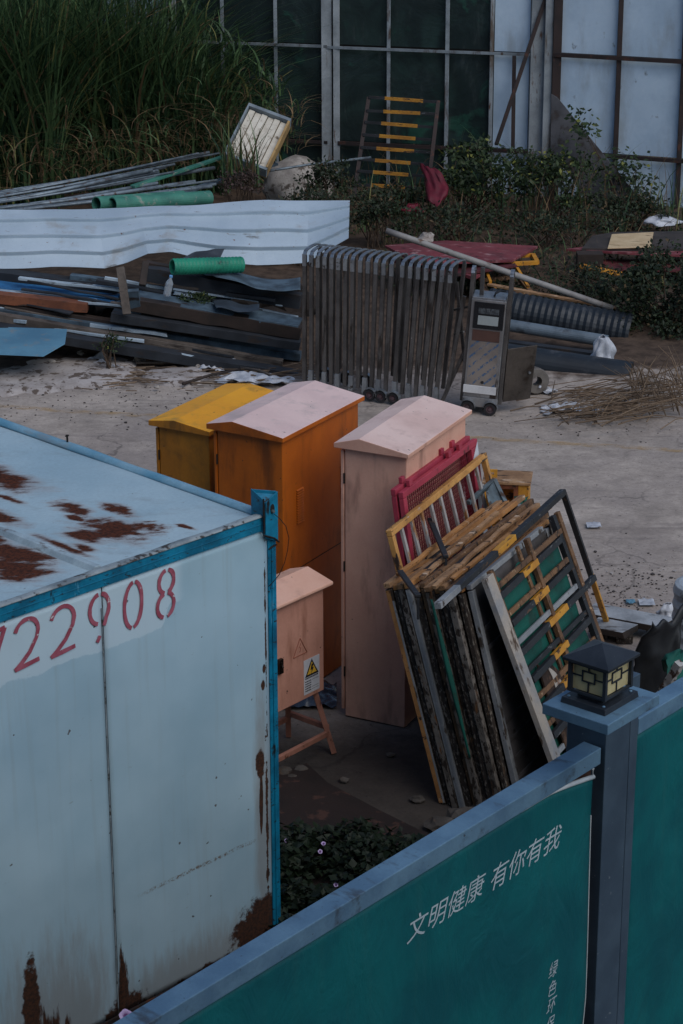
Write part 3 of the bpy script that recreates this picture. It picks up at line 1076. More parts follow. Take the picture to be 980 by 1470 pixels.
pil = thing('fence_pillar', 'dark grey square fence pillar with overhanging cap between the green panels', 'pillar', P0 - Vector((0, 0, P0.z)), FD)
b = MB()
b.box(.012, .200, -.018, .185, 0, 2.70)
b.build('shaft', pilm, pil, bevel=.003)
b = MB()
b.box(.226, .288, -.004, .10, 0, 2.66)
b.box(.200, .226, .03, .12, 0, 2.66)
b.build('side_channel', pilm, pil, bevel=.003)
capc = (gd(872.5, 1041, 2.75) + gd(949, 997, 2.75) + gd(792, 1005, 2.75) * 0) / 2
lc = MATS[pil.name].inverted() @ gd(872.5, 1041, 2.75)
b = MB()
cx0, cy0 = lc.x, lc.y
b.box(cx0, cx0 + .388, cy0, cy0 + .325, 2.702, 2.75)
b.build('cap', railm, pil, bevel=.004)
# lamp standing on the cap
lcx, lcy = cx0 + .185, cy0 + .165
lw = MATS[pil.name] @ Vector((lcx, lcy, 2.75))
lamp = thing('pillar_lamp', 'black square lantern with cream glass panes standing on the fence pillar cap', 'lamp', lw, FD)
lblk = worn('lamp_black', srgb(52, 58, 66), srgb(40, 46, 54), 6, [(srgb(80, 86, 92), .06, 30, None, .03)], .5, .3, grain=.2)
cream = worn('cream_glass', srgb(196, 184, 142), srgb(176, 164, 122), 6, [(srgb(150, 136, 96), .12, 12, None, .08)], .45, grain=.1)
lbw, lbd = .252, .222
b = MB()
b.hexa([(-lbw / 2, -lbd / 2, 0), (lbw / 2, -lbd / 2, 0), (lbw / 2, lbd / 2, 0), (-lbw / 2, lbd / 2, 0), (-lbw / 2 + .004, -lbd / 2 + .004, .026), (lbw / 2 - .004, -lbd / 2 + .004, .026), (lbw / 2 - .004, lbd / 2 - .004, .026), (-lbw / 2 + .004, lbd / 2 - .004, .026)])
base = b.build('base_plate', lblk, lamp, bevel=.002)
for (i, j) in ((-1, -1), (1, -1), (1, 1), (-1, 1)):
    b = MB()
    b.lathe((i * .1, j * .086, .026), (0, 0, 1), [(.007, 0), (.007, .003), (.003, .006), (0, .006)], 8)
    b.build('bolt', railm, base)
b = MB()
b.box(-.070, .070, -.064, .064, .026, .050)
b.build('neck', lblk, lamp)
bw, bd, z0, z1 = .190, .172, .050, .188
b = MB()
for (i, j) in ((-1, -1), (1, -1), (1, 1), (-1, 1)):
    b.box(i * bw / 2 - .008, i * bw / 2 + .008, j * bd / 2 - .008, j * bd / 2 + .008, z0, z1)
for z in (z0, z1 - .012):
    b.box(-bw / 2 + .008, bw / 2 - .008, -bd / 2 - .006, -bd / 2 + .004, z, z + .012)
    b.box(-bw / 2 + .008, bw / 2 - .008, bd / 2 - .004, bd / 2 + .006, z, z + .012)
    b.box(-bw / 2 - .006, -bw / 2 + .004, -bd / 2 + .008, bd / 2 - .008, z, z + .012)
    b.box(bw / 2 - .004, bw / 2 + .006, -bd / 2 + .008, bd / 2 - .008, z, z + .012)
b.build('frame', lblk, lamp, bevel=.001)
for face in range(4):
    half = (bw if face % 2 == 0 else bd) / 2 - .008
    dist = (bd if face % 2 == 0 else bw) / 2 - .003
    a = -math.pi / 2 + face * math.pi / 2
    nx, ny = math.cos(a), math.sin(a)
    tx, ty = -ny, nx
    zz0, zz1 = z0 + .012, z1 - .012

    def bx(mb, u0, u1, za, zb, d0, d1):
        q = []
        for z in (za, zb):
            for (u, d) in ((u0, d0), (u1, d0), (u1, d1), (u0, d1)):
                q.append((tx * u + nx * d, ty * u + ny * d, z))
        mb.hexa(q)
    b = MB()
    bx(b, -half, half, zz0, zz1, dist - .012, dist - .006)
    pn = b.build('glass_pane', cream, lamp)
    b = MB()
    hz_ = zz1 - zz0
    r0, r1 = -half * .42, half * .42
    ra, rb = zz0 + hz_ * .38, zz0 + hz_ * .82
    th = .0055
    bx(b, r0, r1, rb - th, rb, dist - .0055, dist - .0005)
    bx(b, r0, r1, ra, ra + th, dist - .0055, dist - .0005)
    bx(b, r0, r0 + th, ra + th, rb - th, dist - .0055, dist - .0005)
    bx(b, r1 - th, r1, ra + th, rb - th, dist - .0055, dist - .0005)
    bx(b, -half, r0 - .0003, (ra + rb) / 2 - th, (ra + rb) / 2, dist - .005, dist - .001)
    bx(b, r1 + .0003, half, (ra + rb) / 2 - th, (ra + rb) / 2, dist - .005, dist - .001)
    bx(b, -th / 2, th / 2, zz0, ra - .0003, dist - .005, dist - .001)
    bx(b, -th / 2, th / 2, rb + .0003, zz1, dist - .005, dist - .001)
    b.build('lattice', lblk, pn)
rw, rd = .236, .228
b = MB()
b.add([(-rw / 2, -rd / 2, z1 + .001), (rw / 2, -rd / 2, z1 + .001), (rw / 2, rd / 2, z1 + .001), (-rw / 2, rd / 2, z1 + .001),
       (-rw / 2, -rd / 2, z1 + .014), (rw / 2, -rd / 2, z1 + .014), (rw / 2, rd / 2, z1 + .014), (-rw / 2, rd / 2, z1 + .014), (0, 0, z1 + .066)],
      [(3, 2, 1, 0), (0, 1, 5, 4), (1, 2, 6, 5), (2, 3, 7, 6), (3, 0, 4, 7), (4, 5, 8), (5, 6, 8), (6, 7, 8), (7, 4, 8)])
b.build('lamp_roof', lblk, lamp, bevel=.002)

# ================================================================== leaning stack of old barrier frames
NB, DB = ang(-28), ang(62)


def nd(n_, d_):
    return NB * n_ + DB * d_


speck = worn('speckled_post', srgb(62, 53, 46), srgb(40, 34, 30), 9, [(srgb(124, 116, 107), .32, 70, (1, 1, .45), .04), (srgb(104, 78, 52), .15, 25, (1, 1, .4), .03)], .85, grain=.4, bump=.5)
speck2 = worn('flaking_post', srgb(120, 114, 108), srgb(84, 78, 72), 6, [(srgb(46, 38, 32), .42, 38, (1, 1, .5), .03), (srgb(110, 74, 44), .18, 20, (1, 1, .3), .04)], .8, grain=.35, bump=.5)
greyp = worn('pale_grey_post', srgb(150, 152, 154), srgb(122, 126, 130), 4, [(srgb(66, 56, 48), .22, 16, (1, 1, .4), .04)], .65, grain=.25)
tanw = worn('tan_weathered_rail', srgb(172, 134, 98), srgb(132, 98, 68), 5, [(srgb(58, 42, 33), .28, 26, (.25, 1, 1), .03), (srgb(196, 172, 148), .2, 24, (.3, 1, 1), .03)], .75, grain=.35, bump=.4)
orgw = worn('orange_weathered_rail', srgb(182, 130, 78), srgb(146, 100, 58), 5, [(srgb(56, 40, 32), .24, 24, (.22, 1, 1), .03), (srgb(180, 150, 120), .14, 30, (.3, 1, 1), .03)], .7, grain=.3, bump=.4)
ylw = worn('yellow_worn_rail', srgb(204, 146, 50), srgb(178, 120, 44), 6, [(srgb(70, 50, 36), .26, 22, (.3, 1, 1), .03)], .6, grain=.25, bump=.25)
blkw = worn('black_worn_rail', srgb(42, 44, 48), srgb(30, 32, 36), 5, [(srgb(104, 106, 108), .14, 34, (.3, 1, 1), .03), (srgb(96, 70, 52), .12, 18, (.4, 1, 1), .04)], .6, grain=.3, bump=.25)
brnw = worn('brown_frame', srgb(124, 92, 64), srgb(92, 68, 50), 6, [(srgb(52, 40, 32), .3, 18, (1, 1, .5), .04), (srgb(180, 150, 116), .15, 22, None, .03)], .75, grain=.35, bump=.35)
POSTS = [speck, speck, speck2, greyp, speck, brnw, speck2, speck, speck, speck2, speck, greyp]
RAILS = [tanw, orgw, tanw, orgw, tanw, brnw, tanw, orgw, tanw, brnw, orgw, greyp]


def seg(mb, x0, x1, y0, y1, z0, z1, cuts, mis):
    xs_ = [x0] + [x0 + (x1 - x0) * c for c in cuts] + [x1]
    for i in range(len(xs_) - 1):
        mb.box(xs_[i], xs_[i + 1], y0, y1, z0, z1, mis[i])


dgsheet = worn('grey_infill', srgb(96, 92, 92), srgb(70, 66, 64), 3, [(srgb(50, 42, 38), .2, 8, None, .06)], .8, grain=.3)
STK = [   # n, d, height along the lean, lean, length, what the label says of it
    (-5.535, 11.800, 1.490, 15.70, 1.76, 'orange-edged grey post, first of the stack on the cabinet side'),
    (-5.486, 11.805, 1.482, 15.61, 1.75, 'black-speckled post, second from the pink cabinet'),
    (-5.438, 11.781, 1.504, 15.52, 1.74, 'brown mottled post, third from the pink cabinet'),
    (-5.389, 11.786, 1.520, 15.43, 1.72, 'smooth pale grey post, fourth from the pink cabinet'),
    (-5.340, 11.797, 1.497, 15.34, 1.71, 'dark flaking post, fifth from the pink cabinet'),
    (-5.292, 11.797, 1.534, 15.25, 1.70, 'dull brown post, left neighbour of the whitish one'),
    (-5.243, 11.763, 1.531, 15.15, 1.69, 'whitish peeling post just behind the green strip'),
    (-5.195, 11.788, 1.518, 15.06, 1.68, 'dark speckled post in front of the green strip'),
    (-5.146, 11.764, 1.555, 14.97, 1.58, 'mottled post, fourth from the green net side'),
    (-5.097, 11.749, 1.551, 14.88, 1.50, 'white mottled post, third from the green net side'),
    (-5.049, 11.785, 1.548, 14.79, 1.40, 'thin speckled post tucked behind the outermost frame'),
    (-5.000, 11.830, 1.565, 14.70, 1.22, 'grey sheet infill, outermost and lowest'),
]
for i, (n_, d_, H_, th_, L_, what) in enumerate(STK):
    P = nd(n_, d_)
    t = thing('barrier_frame', 'leaning old barrier frame with ' + what, 'barrier', (P.x, P.y, 0.005), rad(62 + R.uniform(-.5, .7)), 'old barrier frames stacked against the pink cabinet', rx=-rad(th_))
    pm, rm = POSTS[i], RAILS[i]
    t0 = [.044, .038, .042, .040, .046, .036, .044, .040, .046, .044, .034, .036][i]
    for k, x in enumerate((0, L_ - .045)):
        b = MB()
        b.box(x, x + (.07 if (k == 0 and i in (4, 8)) else .045), 0, t0, 0.0, H_ - .036 - R.uniform(0, .01))
        if k == 0 and i in (0, 3):
            b.box(x - .003, x - .0005, .002, t0 * .5, .01, H_ - .06)
        b.build('post', [pm] if not (k == 0 and i == 0) else [speck], t, bevel=.003)
        if k == 0 and i == 0:
            b = MB()
            b.box(-.006, -.0004, .012, t0 - .004, .01, H_ - .05)
            b.build('post_strip', orgw, t)
            b = MB()
            b.box(-.006, -.0004, 0, .011, .01, H_ - .12)
            b.build('post_strip', greyp, t)
    b = MB()
    mis = [0, 1, 0] if i in (1, 3, 6, 8) else [0, 0, 0]
    c0 = R.uniform(.12, .3)
    seg(b, R.uniform(-.01, .01), L_ + R.uniform(-.10, .12), -.001, t0 + .001, H_ - .034, H_, [c0, c0 + R.uniform(.1, .2)], mis)
    b.build('top_rail', [rm, blkw], t, bevel=.004)
    b = MB()
    b.box(.047, L_ - .047, .002, t0 - .002, .10, .135)
    b.build('bottom_rail', pm, t, bevel=.003)
    if i in (6, 11):
        b = MB(); b.box(.05, L_ - .05, .013, .018, .14, H_ - .04); b.build('infill_sheet', dgsheet, t)
    for k in range(9 if i == 11 else 5 if i != 6 else 0):
        b = MB()
        z = .25 + k * (H_ - .45) / (9 if i == 11 else 4.6)
        b.box(.047, L_ - .047, .006, t0 - .006, z, z + .028)
        b.build('rail', (dgsheet if i == 11 else speck), t, bevel=.002)
# black clamp lying over the tops of the stack
for (a, c, zz, lab) in (((617, 745), (640, 800), 1.52, 'short black steel strap lying across the tops of the barrier frames'), ((574, 820), (600, 856), 1.50, 'black steel strap bent over the near end of the barrier frames')):
    A_, B_ = gd(*a, zz), gd(*c, zz + .01)
    b = MB()
    b.beam(A_, B_, .035, .02, (0, 0, 1))
    b.beam(B_ + Vector((0, 0, -.012)), B_ + Vector((.0, -.02, -.14)), .034, .016, (1, 0, 0))
    tag(b.build('strap', blkw, bevel=.003), lab, 'strap')
# loose laths on top of the stack
for k, (a, c, zz, mt, lab) in enumerate((((570, 822), (694, 727), 1.485, orgw, 'loose orange lath lying on the frame tops nearest the ladder frame'), ((606, 824), (715, 730), 1.515, tanw, 'loose tan lath lying along the middle of the frame tops'),
                                        ((650, 826), (752, 748), 1.56, orgw, 'loose orange lath at the green net side of the frame tops'), ((622, 840), (742, 738), 1.535, tanw, 'pale splintered lath lying between the orange laths'))):
    b = MB()
    A_, B_ = gd(*a, zz), gd(*c, zz)
    b.bar(A_ - Vector((0, 0, .02)), B_ - Vector((0, 0, .02)), .028, .022, 12, .005)
    tag(b.build('lath', mt, bevel=.002), lab, 'lath', 'loose laths on the frame tops')

# yellow frame with upright bars, behind the stack
P = nd(-5.585, 12.05)
t = thing('barrier_frame', 'tall yellow barrier frame with upright grey bars leaning on the red mesh', 'barrier', (P.x, P.y, .005), rad(65.5), None, rx=-rad(15.2))
Lf, Hf = 1.66, 1.75
wy = worn('yellow_flaked', srgb(206, 152, 84), srgb(176, 124, 66), 6, [(srgb(56, 44, 38), .33, 18, (.3, 1, 1), .03), (srgb(170, 172, 176), .2, 24, (.35, 1, 1), .03)], .65, grain=.3, bump=.35)
wyv = worn('yellow_flaked_post', srgb(200, 148, 82), srgb(160, 112, 62), 6, [(srgb(56, 44, 38), .25, 18, (1, 1, .3), .03)], .65, grain=.3, bump=.35)
barm = worn('barrier_bar', srgb(176, 170, 166), srgb(146, 138, 134), 5, [(srgb(150, 104, 62), .3, 14, (1, 1, .3), .04), (srgb(60, 44, 36), .12, 25, (1, 1, .4), .03)], .65, grain=.25)
b = MB(); b.box(0, Lf, -.002, .04, Hf - .042, Hf); b.build('top_rail', wy, t, bevel=.004)
for x in (0, Lf - .042):
    b = MB(); b.box(x, x + .042, 0, .038, 0, Hf - .044); b.build('post', wyv, t, bevel=.003)
b = MB(); b.box(.044, Lf - .044, .004, .034, .15, .19); b.build('bottom_rail', wy, t, bevel=.003)
for k in range(9):
    x = .11 + k * (Lf - .2) / 9 + .06
    b = MB(); b.box(x, x + .028, .010, .030, .192, Hf - .044); b.build('bar', barm, t, bevel=.002)
b = MB(); b.box(-.03, -.001, .006, .03, .55 + .62, .62 + .66); b.build('lug', wyv, t, bevel=.003)

# two red mesh panels against the pink cabinet
redm = worn('red_painted_steel', srgb(176, 62, 80), srgb(150, 48, 66), 3, [(srgb(84, 40, 44), .14, 10, None, .05)], .55, grain=.2)
redd = worn('red_mesh_wire', srgb(132, 46, 58), srgb(108, 38, 50), 4, (), .6)
whp = worn('reflective_white', srgb(206, 210, 216), srgb(188, 194, 202), 4, [(srgb(140, 120, 120), .15, 14, None, .05)], .4)
T = gd(567, 705, 1.79)
for k, (off, lab, dz) in enumerate(((0.052, 'red wire mesh guard panel in front, with white striped end post', 0.0), (0.0, 'red guard panel sandwiched between the pink cabinet and the other mesh panel', .012))):
    n64 = ang(-25)
    B_ = T + n64 * (1.8 * math.sin(rad(8)) + off)
    t = thing('mesh_panel', lab, 'guard panel', (B_.x, B_.y, .004), rad(63.8), 'red mesh panels leaning on the pink cabinet', rx=-rad(8))
    Lm, Hm = 1.22, 1.80 + dz
    b = MB(); b.box(0, Lm, 0, .036, Hm - .045, Hm); b.build('top_rail', redm, t, bevel=.004)
    b = MB(); b.box(.0, Lm, 0, .036, .08, .125); b.build('bottom_rail', redm, t, bevel=.004)
    b = MB(); b.box(0, .05, 0, .036, .127, Hm - .047); b.build('post', redm, t, bevel=.004)
    b = MB(); b.box(Lm - .11, Lm, 0, .036, 0, Hm - .047); pe = b.build('post', redm, t, bevel=.004)
    if k == 0:
        for zc in (Hm - .14, Hm - .42, Hm - .70, Hm - .98):
            b = MB(); b.poly([(Lm - .105, -.003, zc - .10), (Lm - .008, -.003, zc + .0), (Lm - .008, -.003, zc + .12), (Lm - .105, -.003, zc + .02)], (0, .002, 0)); b.build('white_stripe', whp, pe)
    b = MB()
    for q in range(34):
        x = .05 + (Lm - .16) * (q + .5) / 34
        b.tube([(x, .016, .125), (x, .016, Hm - .046)], .0022, 5, cap=False)
    for q in range(50):
        z = .14 + (Hm - .2) * q / 50
        b.tube([(.05, .0205, z), (Lm - .11, .0205, z)], .0022, 5, cap=False)
    b.build('wire_mesh', redd, t)
    for x in (.12, .75, .93):
        b = MB()
        b.box(x, x + .05, .004, .03, Hm + .001, Hm + .042)
        b.build('hinge_lug', redm, t, bevel=.003)

# front barrier with black and yellow rails
BLp = gd(829, 1195)
thF, dF_ = 22.5, 65
t = thing('road_barrier', 'black barrier with yellow mid-rails and prop leg, leaning in front of green net', 'barrier', (BLp.x, BLp.y, .005), rad(dF_), None, rx=-rad(thF))
MF = MATS[t.name].inverted()
HF = 1.72
rt = MF @ gd(785, 738, 1.58)
LF = rt.x
b = MB(); b.box(.0, .115, -.012, .026, 0, HF - .02); b.build('post', worn('pale_board', srgb(176, 164, 150), srgb(132, 138, 146), 3, [(srgb(84, 66, 52), .25, 14, (1, 1, .4), .05)], .7, grain=.3), t, bevel=.003)
b = MB(); b.box(LF - .02, LF + .03, -.004, .034, .16, HF - .02); b.build('post', blkw, t, bevel=.003)
b = MB(); b.box(.62, .655, .0275, .0475, .1, HF - .02); b.build('post', brnw, t, bevel=.003)
for k in range(8):
    z = HF - .06 - .19 * (k + 1) + .05
    a0 = .118 + (.02 if k % 2 else 0)
    b = MB()
    seg(b, a0, LF - .022 + (.30 if k == 2 else 0), -.010, .026, z, z + .042, [.36, .60], [0, 1, 0])
    b.build('rail', [blkw, ylw], t, bevel=.003)
a, c = MF @ gd(628, 870, 1.60), MF @ gd(808, 706, 1.60)
b = MB()
for q, mi in enumerate((2, 0, 0, 1, 0, 0, 0)):
    b.beam(a.lerp(c, q / 7), a.lerp(c, (q + 1) / 7), .045, .04, (0, -.2, 1), mi)
b.build('top_rail', [blkw, ylw, greyp], t, bevel=.003)
Tt, Gt = gd(808, 706, 1.60), gd(874, 903)
b = MB()
md_ = Tt.lerp(Gt, .58)
b.beam(MF @ Tt, MF @ md_, .038, .038, (0, 1, 0), 0)
b.beam(MF @ md_, MF @ Tt.lerp(Gt, .93), .0381, .0381, (0, 1, 0), 1)
b.beam(MF @ Tt.lerp(Gt, .93), MF @ Gt, .044, .044, (0, 1, 0), 0)
b.build('prop_leg', [blkw, ylw], t, bevel=.003)
b = MB(); b.box(LF - .03, LF + .022, -.010, .03, .0, .158); b.build('foot', blkw, t, bevel=.003)

# brown frame behind it
t = thing('barrier_frame', 'brown weathered frame with tan rails behind the black and yellow barrier', 'barrier', (BLp.x - .03, BLp.y + .02, .005), rad(64), None, rx=-rad(21.5))
Hb, Lb = 1.70, LF + .02
for x in (.10, .70, Lb - .0):
    b = MB(); b.box(x, x + .045, .0, .032, 0, Hb); b.build('post', brnw, t, bevel=.003)
for k in range(9):
    z = .06 + k * .188
    b = MB(); b.box(.146, Lb - .002, .008, .026, z, z + .034); b.build('rail', [brnw, blkw, greyp, brnw][k % 4], t, bevel=.003)

# green safety net between the frames
netm = worn('green_net', srgb(6, 88, 76), srgb(5, 68, 60), 3, [(srgb(20, 60, 52), .2, 8, None, .08)], .75, grain=.3, gscale=160, bump=.3)


def netf(u, v):
    x = .14 + (LF - .20) * u
    top = 1.60 + .08 * math.sin(u * 5 + 1) - (.16 * max(0, 1 - abs(u - .22) / .2))
    z = .12 + (top - .12) * v
    y = .046 + .014 * mnoise.noise(Vector((x * 4, z * 2, 2))) + .008 * mnoise.noise(Vector((x * 9, z * 5, 7)))
    return (x, y, z)


E2 = Matrix.Translation((BLp.x - .03, BLp.y + .02, .005)) @ (Matrix.Rotation(rad(64), 4, 'Z') @ Matrix.Rotation(-rad(21.5), 4, 'X'))
b = MB()
b.grid(lambda u, v: E2 @ Vector(netf(u, v)), 44, 36)
tag(b.build('safety_net', netm, smooth=True, solid=.003), 'green safety net draped behind the black and yellow barrier', 'net')
# corner of net bulging out at the far end of the stack
b = MB()


def bulge(u, v):
    p = gd(738 + 20 * u, 712 + 60 * v, 1.36 - .22 * v)
    return p + Vector((.02 * mnoise.noise(Vector((u * 4, v * 4, 0))), .03 * mnoise.noise(Vector((u * 5, v * 3, 5))), .03 * mnoise.noise(Vector((u * 3, v * 6, 2)))))


b.grid(bulge, 14, 20)
tag(b.build('net_scrap', netm, smooth=True, solid=.004), 'crumpled end of green net poking out beyond the stacked frame tops', 'net')
# green strip hanging down between two frames
b = MB()
base = nd(-5.226, 11.74)
up = (-NB * math.sin(rad(15.4)) + Vector((0, 0, 1)) * math.cos(rad(15.4)))


def strip(u, v):
    wv = .012 + .05 * math.sin(v * 3.0) ** 2
    return base - DB * (.012 + wv * .35 * (1 - abs(2 * u - 1))) + NB * (u - .5) * (.010 + wv * .5) + up * (-.0 + .42 + 1.05 * v)


b.grid(strip, 6, 30)
tag(b.build('net_strip', netm, smooth=True, solid=.002), 'thin green net strip hanging down between the stacked barrier posts', 'net')

# torn dark board with peeling white facing, right of the pale post
bm_ = worn('rotten_board', srgb(60, 44, 36), srgb(40, 32, 28), 6, [(srgb(92, 68, 52), .3, 16, None, .05)], .9, grain=.4, bump=.5)
pl_ = worn('peeled_facing', srgb(190, 182, 172), srgb(160, 150, 140), 6, [(srgb(120, 84, 64), .2, 12, None, .05)], .8, grain=.25)
t = thing('torn_board', 'rotten brown board with torn white facing beside the lantern pillar', 'board', (BLp.x + .04, BLp.y + .28, .003), rad(66), None, rx=-rad(22.5))
b = MB()
out_ = [(0.04, 0), (.34, 0), (.31, .5), (.34, .80), (.20, .95), (.13, .90), (.06, .98), (.02, .6)]
b.poly([(x, -.055, z) for x, z in out_], (0, .016, 0)); b.build('board', bm_, t, bevel=.003)
for poly in ([(.16, .93), (.24, .85), (.28, .77), (.25, .70), (.30, .58), (.22, .70), (.17, .77), (.18, .84)], [(.28, .52), (.31, .49), (.305, .40), (.29, .38), (.285, .45)]):
    b = MB(); b.poly([(x, -.060, z) for x, z in poly], (0, .003, 0)); b.build('white_facing', pl_, t)

# yellow open locker behind the far end of the stack
t0_ = at(762, 693, 16.5)
hl = t0_.z
t = thing('steel_locker', 'open yellow steel locker with brown inner frame behind the stacked frames', 'locker', (t0_.x - .17, 16.5 + .12, 0), rad(-8))
hl = max(.5, hl)
b = MB()
for (x0, x1, y0, y1, z0, z1) in ((-.17, -.155, -.12, .14, 0, hl - .012), (.155, .17, -.12, .14, 0, hl - .012), (-.154, .154, .125, .14, 0, hl - .012), (-.154, .154, -.12, .124, 0, .03)):
    b.box(x0, x1, y0, y1, z0, z1)
b.build('body', ylw, t, bevel=.002)
b = MB(); b.box(-.185, .185, -.14, .15, hl - .011, hl + .008); b.build('top', tanw, t, bevel=.003)
b = MB()
for (x0, x1, z0, z1) in ((-.15, .09, hl - .05, hl - .014), (.055, .09, .2, hl - .051)):
    b.box(x0, x1, -.126, -.10, z0, z1)
b.build('inner_frame', worn('locker_brown', srgb(134, 76, 44), srgb(112, 62, 38), 6, [(RUSTD, .2, 12, None, .05)], .7), t, bevel=.003)
b = MB(); b.box(.091, .154, -.124, -.112, .1, hl - .014); b.build('door_leaf', ylw, t, bevel=.003)
b = MB(); q = at(705, 690, 16.5)
bk = thing('latch_bracket', 'small square yellow bracket with a hole beside the open locker', 'bracket', (at(705, 690, 16.55).x, 16.55, 0), rad(-6))
zt = at(705, 674, 16.55).z
b.box(-.015, .015, -.01, .01, 0, zt - .06)
b.build('stem', brnw, bk)
b = MB()
for (x0, x1, z0, z1) in ((-.045, -.02, zt - .06, zt), (.02, .045, zt - .06, zt), (-.0195, .0195, zt - .06, zt - .04), (-.0195, .0195, zt - .018, zt)):
    b.box(x0, x1, -.012, .012, z0, z1)
b.build('ring', ylw, bk)
# bent grey sheet steel channel sticking out of the stack
c1, c2, c3, c4 = gd(697, 706, 1.50), gd(708, 690, 1.50), gd(720, 728, 1.36), gd(706, 742, 1.36)
b = MB(); b.poly([c1, c2, c3, c4], (.015, .012, .0)); b.beam(gd(672, 722, 1.45), c2, .03, .03); b.beam(c2, c3 + Vector((.03, .02, .0)), .03, .05)
tag(b.build('steel_channel', worn('blue_grey_steel', srgb(112, 128, 136), srgb(76, 84, 88), 4, [(srgb(60, 46, 38), .25, 12, None, .05)], .6, .2, grain=.3), bevel=.003), 'bent blue-grey steel channel sticking up from the far end of the stack', 'scrap metal')

# two boards, black rubber sheet and white drum on the ground at the right
grw = worn('grey_plank', srgb(168, 172, 176), srgb(132, 136, 140), 5, [(srgb(66, 56, 50), .22, 9, (.3, 1, 1), .05)], .8, grain=.3, bump=.3)
grs = worn('dark_plank_side', srgb(60, 50, 44), srgb(44, 38, 34), 5, (), .9)
for (a, c, z_, wd, lab) in (((846, 872), (958, 893), .12, .22, 'long grey plank lying behind the lantern, farther of two'), ((852, 892), (904, 902), .11, .20, 'short broken grey plank lying behind the lantern, nearer of two')):
    A_, B_ = gd(*a, z_), gd(*c, z_)
    b = MB()
    d_ = (B_ - A_).normalized(); s_ = Vector((-d_.y, d_.x, 0)) * wd / 2
    b.hexa([p - Vector((0, 0, .05)) for p in (A_ - s_, B_ - s_, B_ + s_ + d_ * .03, A_ + s_)] + [A_ - s_, B_ - s_ - d_ * .02, B_ + s_ + d_ * .03, A_ + s_])
    o = b.build('plank', [grw, grs], bevel=.004)
    for p in o.data.polygons:
        p.material_index = 0 if p.normal.z > .5 else 1
    tag(o, lab, 'plank', 'planks behind the lantern')
    b = MB()
    for q in (.15, .85):
        p = A_.lerp(B_, q)
        b.box(p.x - .06, p.x + .06, p.y - .05, p.y + .05, 0, z_ - .052)
    tag(b.build('support_block', speck), 'dark wooden block under the ' + ('long' if wd > .21 else 'short broken') + ' grey plank', 'block')
rub = worn('black_rubber', srgb(36, 38, 42), srgb(26, 28, 30), 4, [(srgb(70, 74, 80), .1, 14, (1, 1, .4), .05)], .5, grain=.2)
qa, qb, qc, qd = gd(893, 992, .02), gd(968, 1002, .02), gd(982, 866, .66), gd(936, 893, .62)
b = MB()
b.grid(lambda u, v: (qa.lerp(qb, u)).lerp(qd.lerp(qc, u), v) + Vector((.03 * mnoise.noise(Vector((v * 5, u, 4))), .04 * mnoise.noise(Vector((u * 3, v * 3, 2))), .05 * math.sin(v * 3.1) - .07 * math.sin(u * 3.1) + .05 * mnoise.noise(Vector((u * 4, v * 4, 1))))), 16, 22)
tag(b.build('rubber_sheet', rub, smooth=True, solid=.02), 'black rubber sheet propped up between the lantern and white drum', 'rubber sheet')
b = MB()
dq = gd(990, 975)
b.lathe((dq.x + .06, dq.y, 0), (0, 0, 1), [(0, 0), (.20, 0)] + [(.20 + (.012 if k % 2 else 0), .03 + k * .05) for k in range(15)] + [(.17, .74), (0, .74)], 28)
tag(b.build('plastic_drum', worn('drum_white', srgb(176, 184, 190), srgb(150, 158, 166), 4, [(srgb(84, 84, 84), .12, 8, None, .06)], .5), smooth=False, bevel=.004), 'ribbed white plastic drum cut off by the right edge of the picture', 'drum')
A_, B_ = gd(945, 1003, .45), gd(976, 952, .75)
b = MB()
b.bar(A_, B_, .055, .05, 9, .005)
b.beam(A_ + Vector((0, 0, -.02)), Vector((A_.x - .08, A_.y - .1, 0)), .05, .05)
tag(b.build('peeling_post', worn('peeling_white_post', srgb(186, 184, 180), srgb(150, 146, 142), 8, [(srgb(70, 52, 42), .36, 18, None, .04)], .8, grain=.3)), 'peeling white timber leaning just above the right fence rail', 'post')
b = MB()
ga, gb_ = gd(958, 1010, .35), gd(1000, 985, .35)
b.grid(lambda u, v: ga.lerp(gb_, u) + Vector((.04 * mnoise.noise(Vector((u * 4, v * 4, 3))), .25 * v, .25 * math.sin(v * 2.6) + .06 * mnoise.noise(Vector((u * 5, v * 5, 8))))), 16, 14)
tag(b.build('net_heap', netm, smooth=True, solid=.004), 'green net heaped behind the right fence panel below the white drum', 'net')

# ================================================================== scrap heap beyond the yard
tinw = worn('white_tin_sheet', srgb(188, 202, 212), srgb(168, 184, 196), 1.0, [(srgb(160, 160, 158), .10, 3, None, .12), (srgb(120, 78, 54), .06, 22, None, .02), (srgb(110, 108, 104), .08, 9, (.3, 1, 1), .05)], .45, .1, grain=.15)


def lerp_curve(P, u):
    u = max(0, min(1, u))
    for i in range(len(P) - 1):
        if u <= P[i + 1][0] or i == len(P) - 2:
            a, c = P[i], P[i + 1]
            k = (u - a[0]) / (c[0] - a[0])
            k = k * k * (3 - 2 * k) if len(a) > 3 else k
            return tuple(a[j] + (c[j] - a[j]) * k for j in range(1, len(a)))


top_c = [(0, -90, 303), (.16, 0, 301), (.33, 100, 301), (.5, 200, 298), (.66, 300, 292), (.80, 385, 288), (1, 502, 288)]
bot_c = [(0, -90, 384), (.16, 0, 385), (.28, 75, 383), (.40, 150, 385), (.45, 180, 378), (.5, 212, 364), (.56, 245, 361), (.62, 280, 370), (.68, 315, 377), (.78, 370, 381), (.9, 440, 378), (1, 500, 342)]


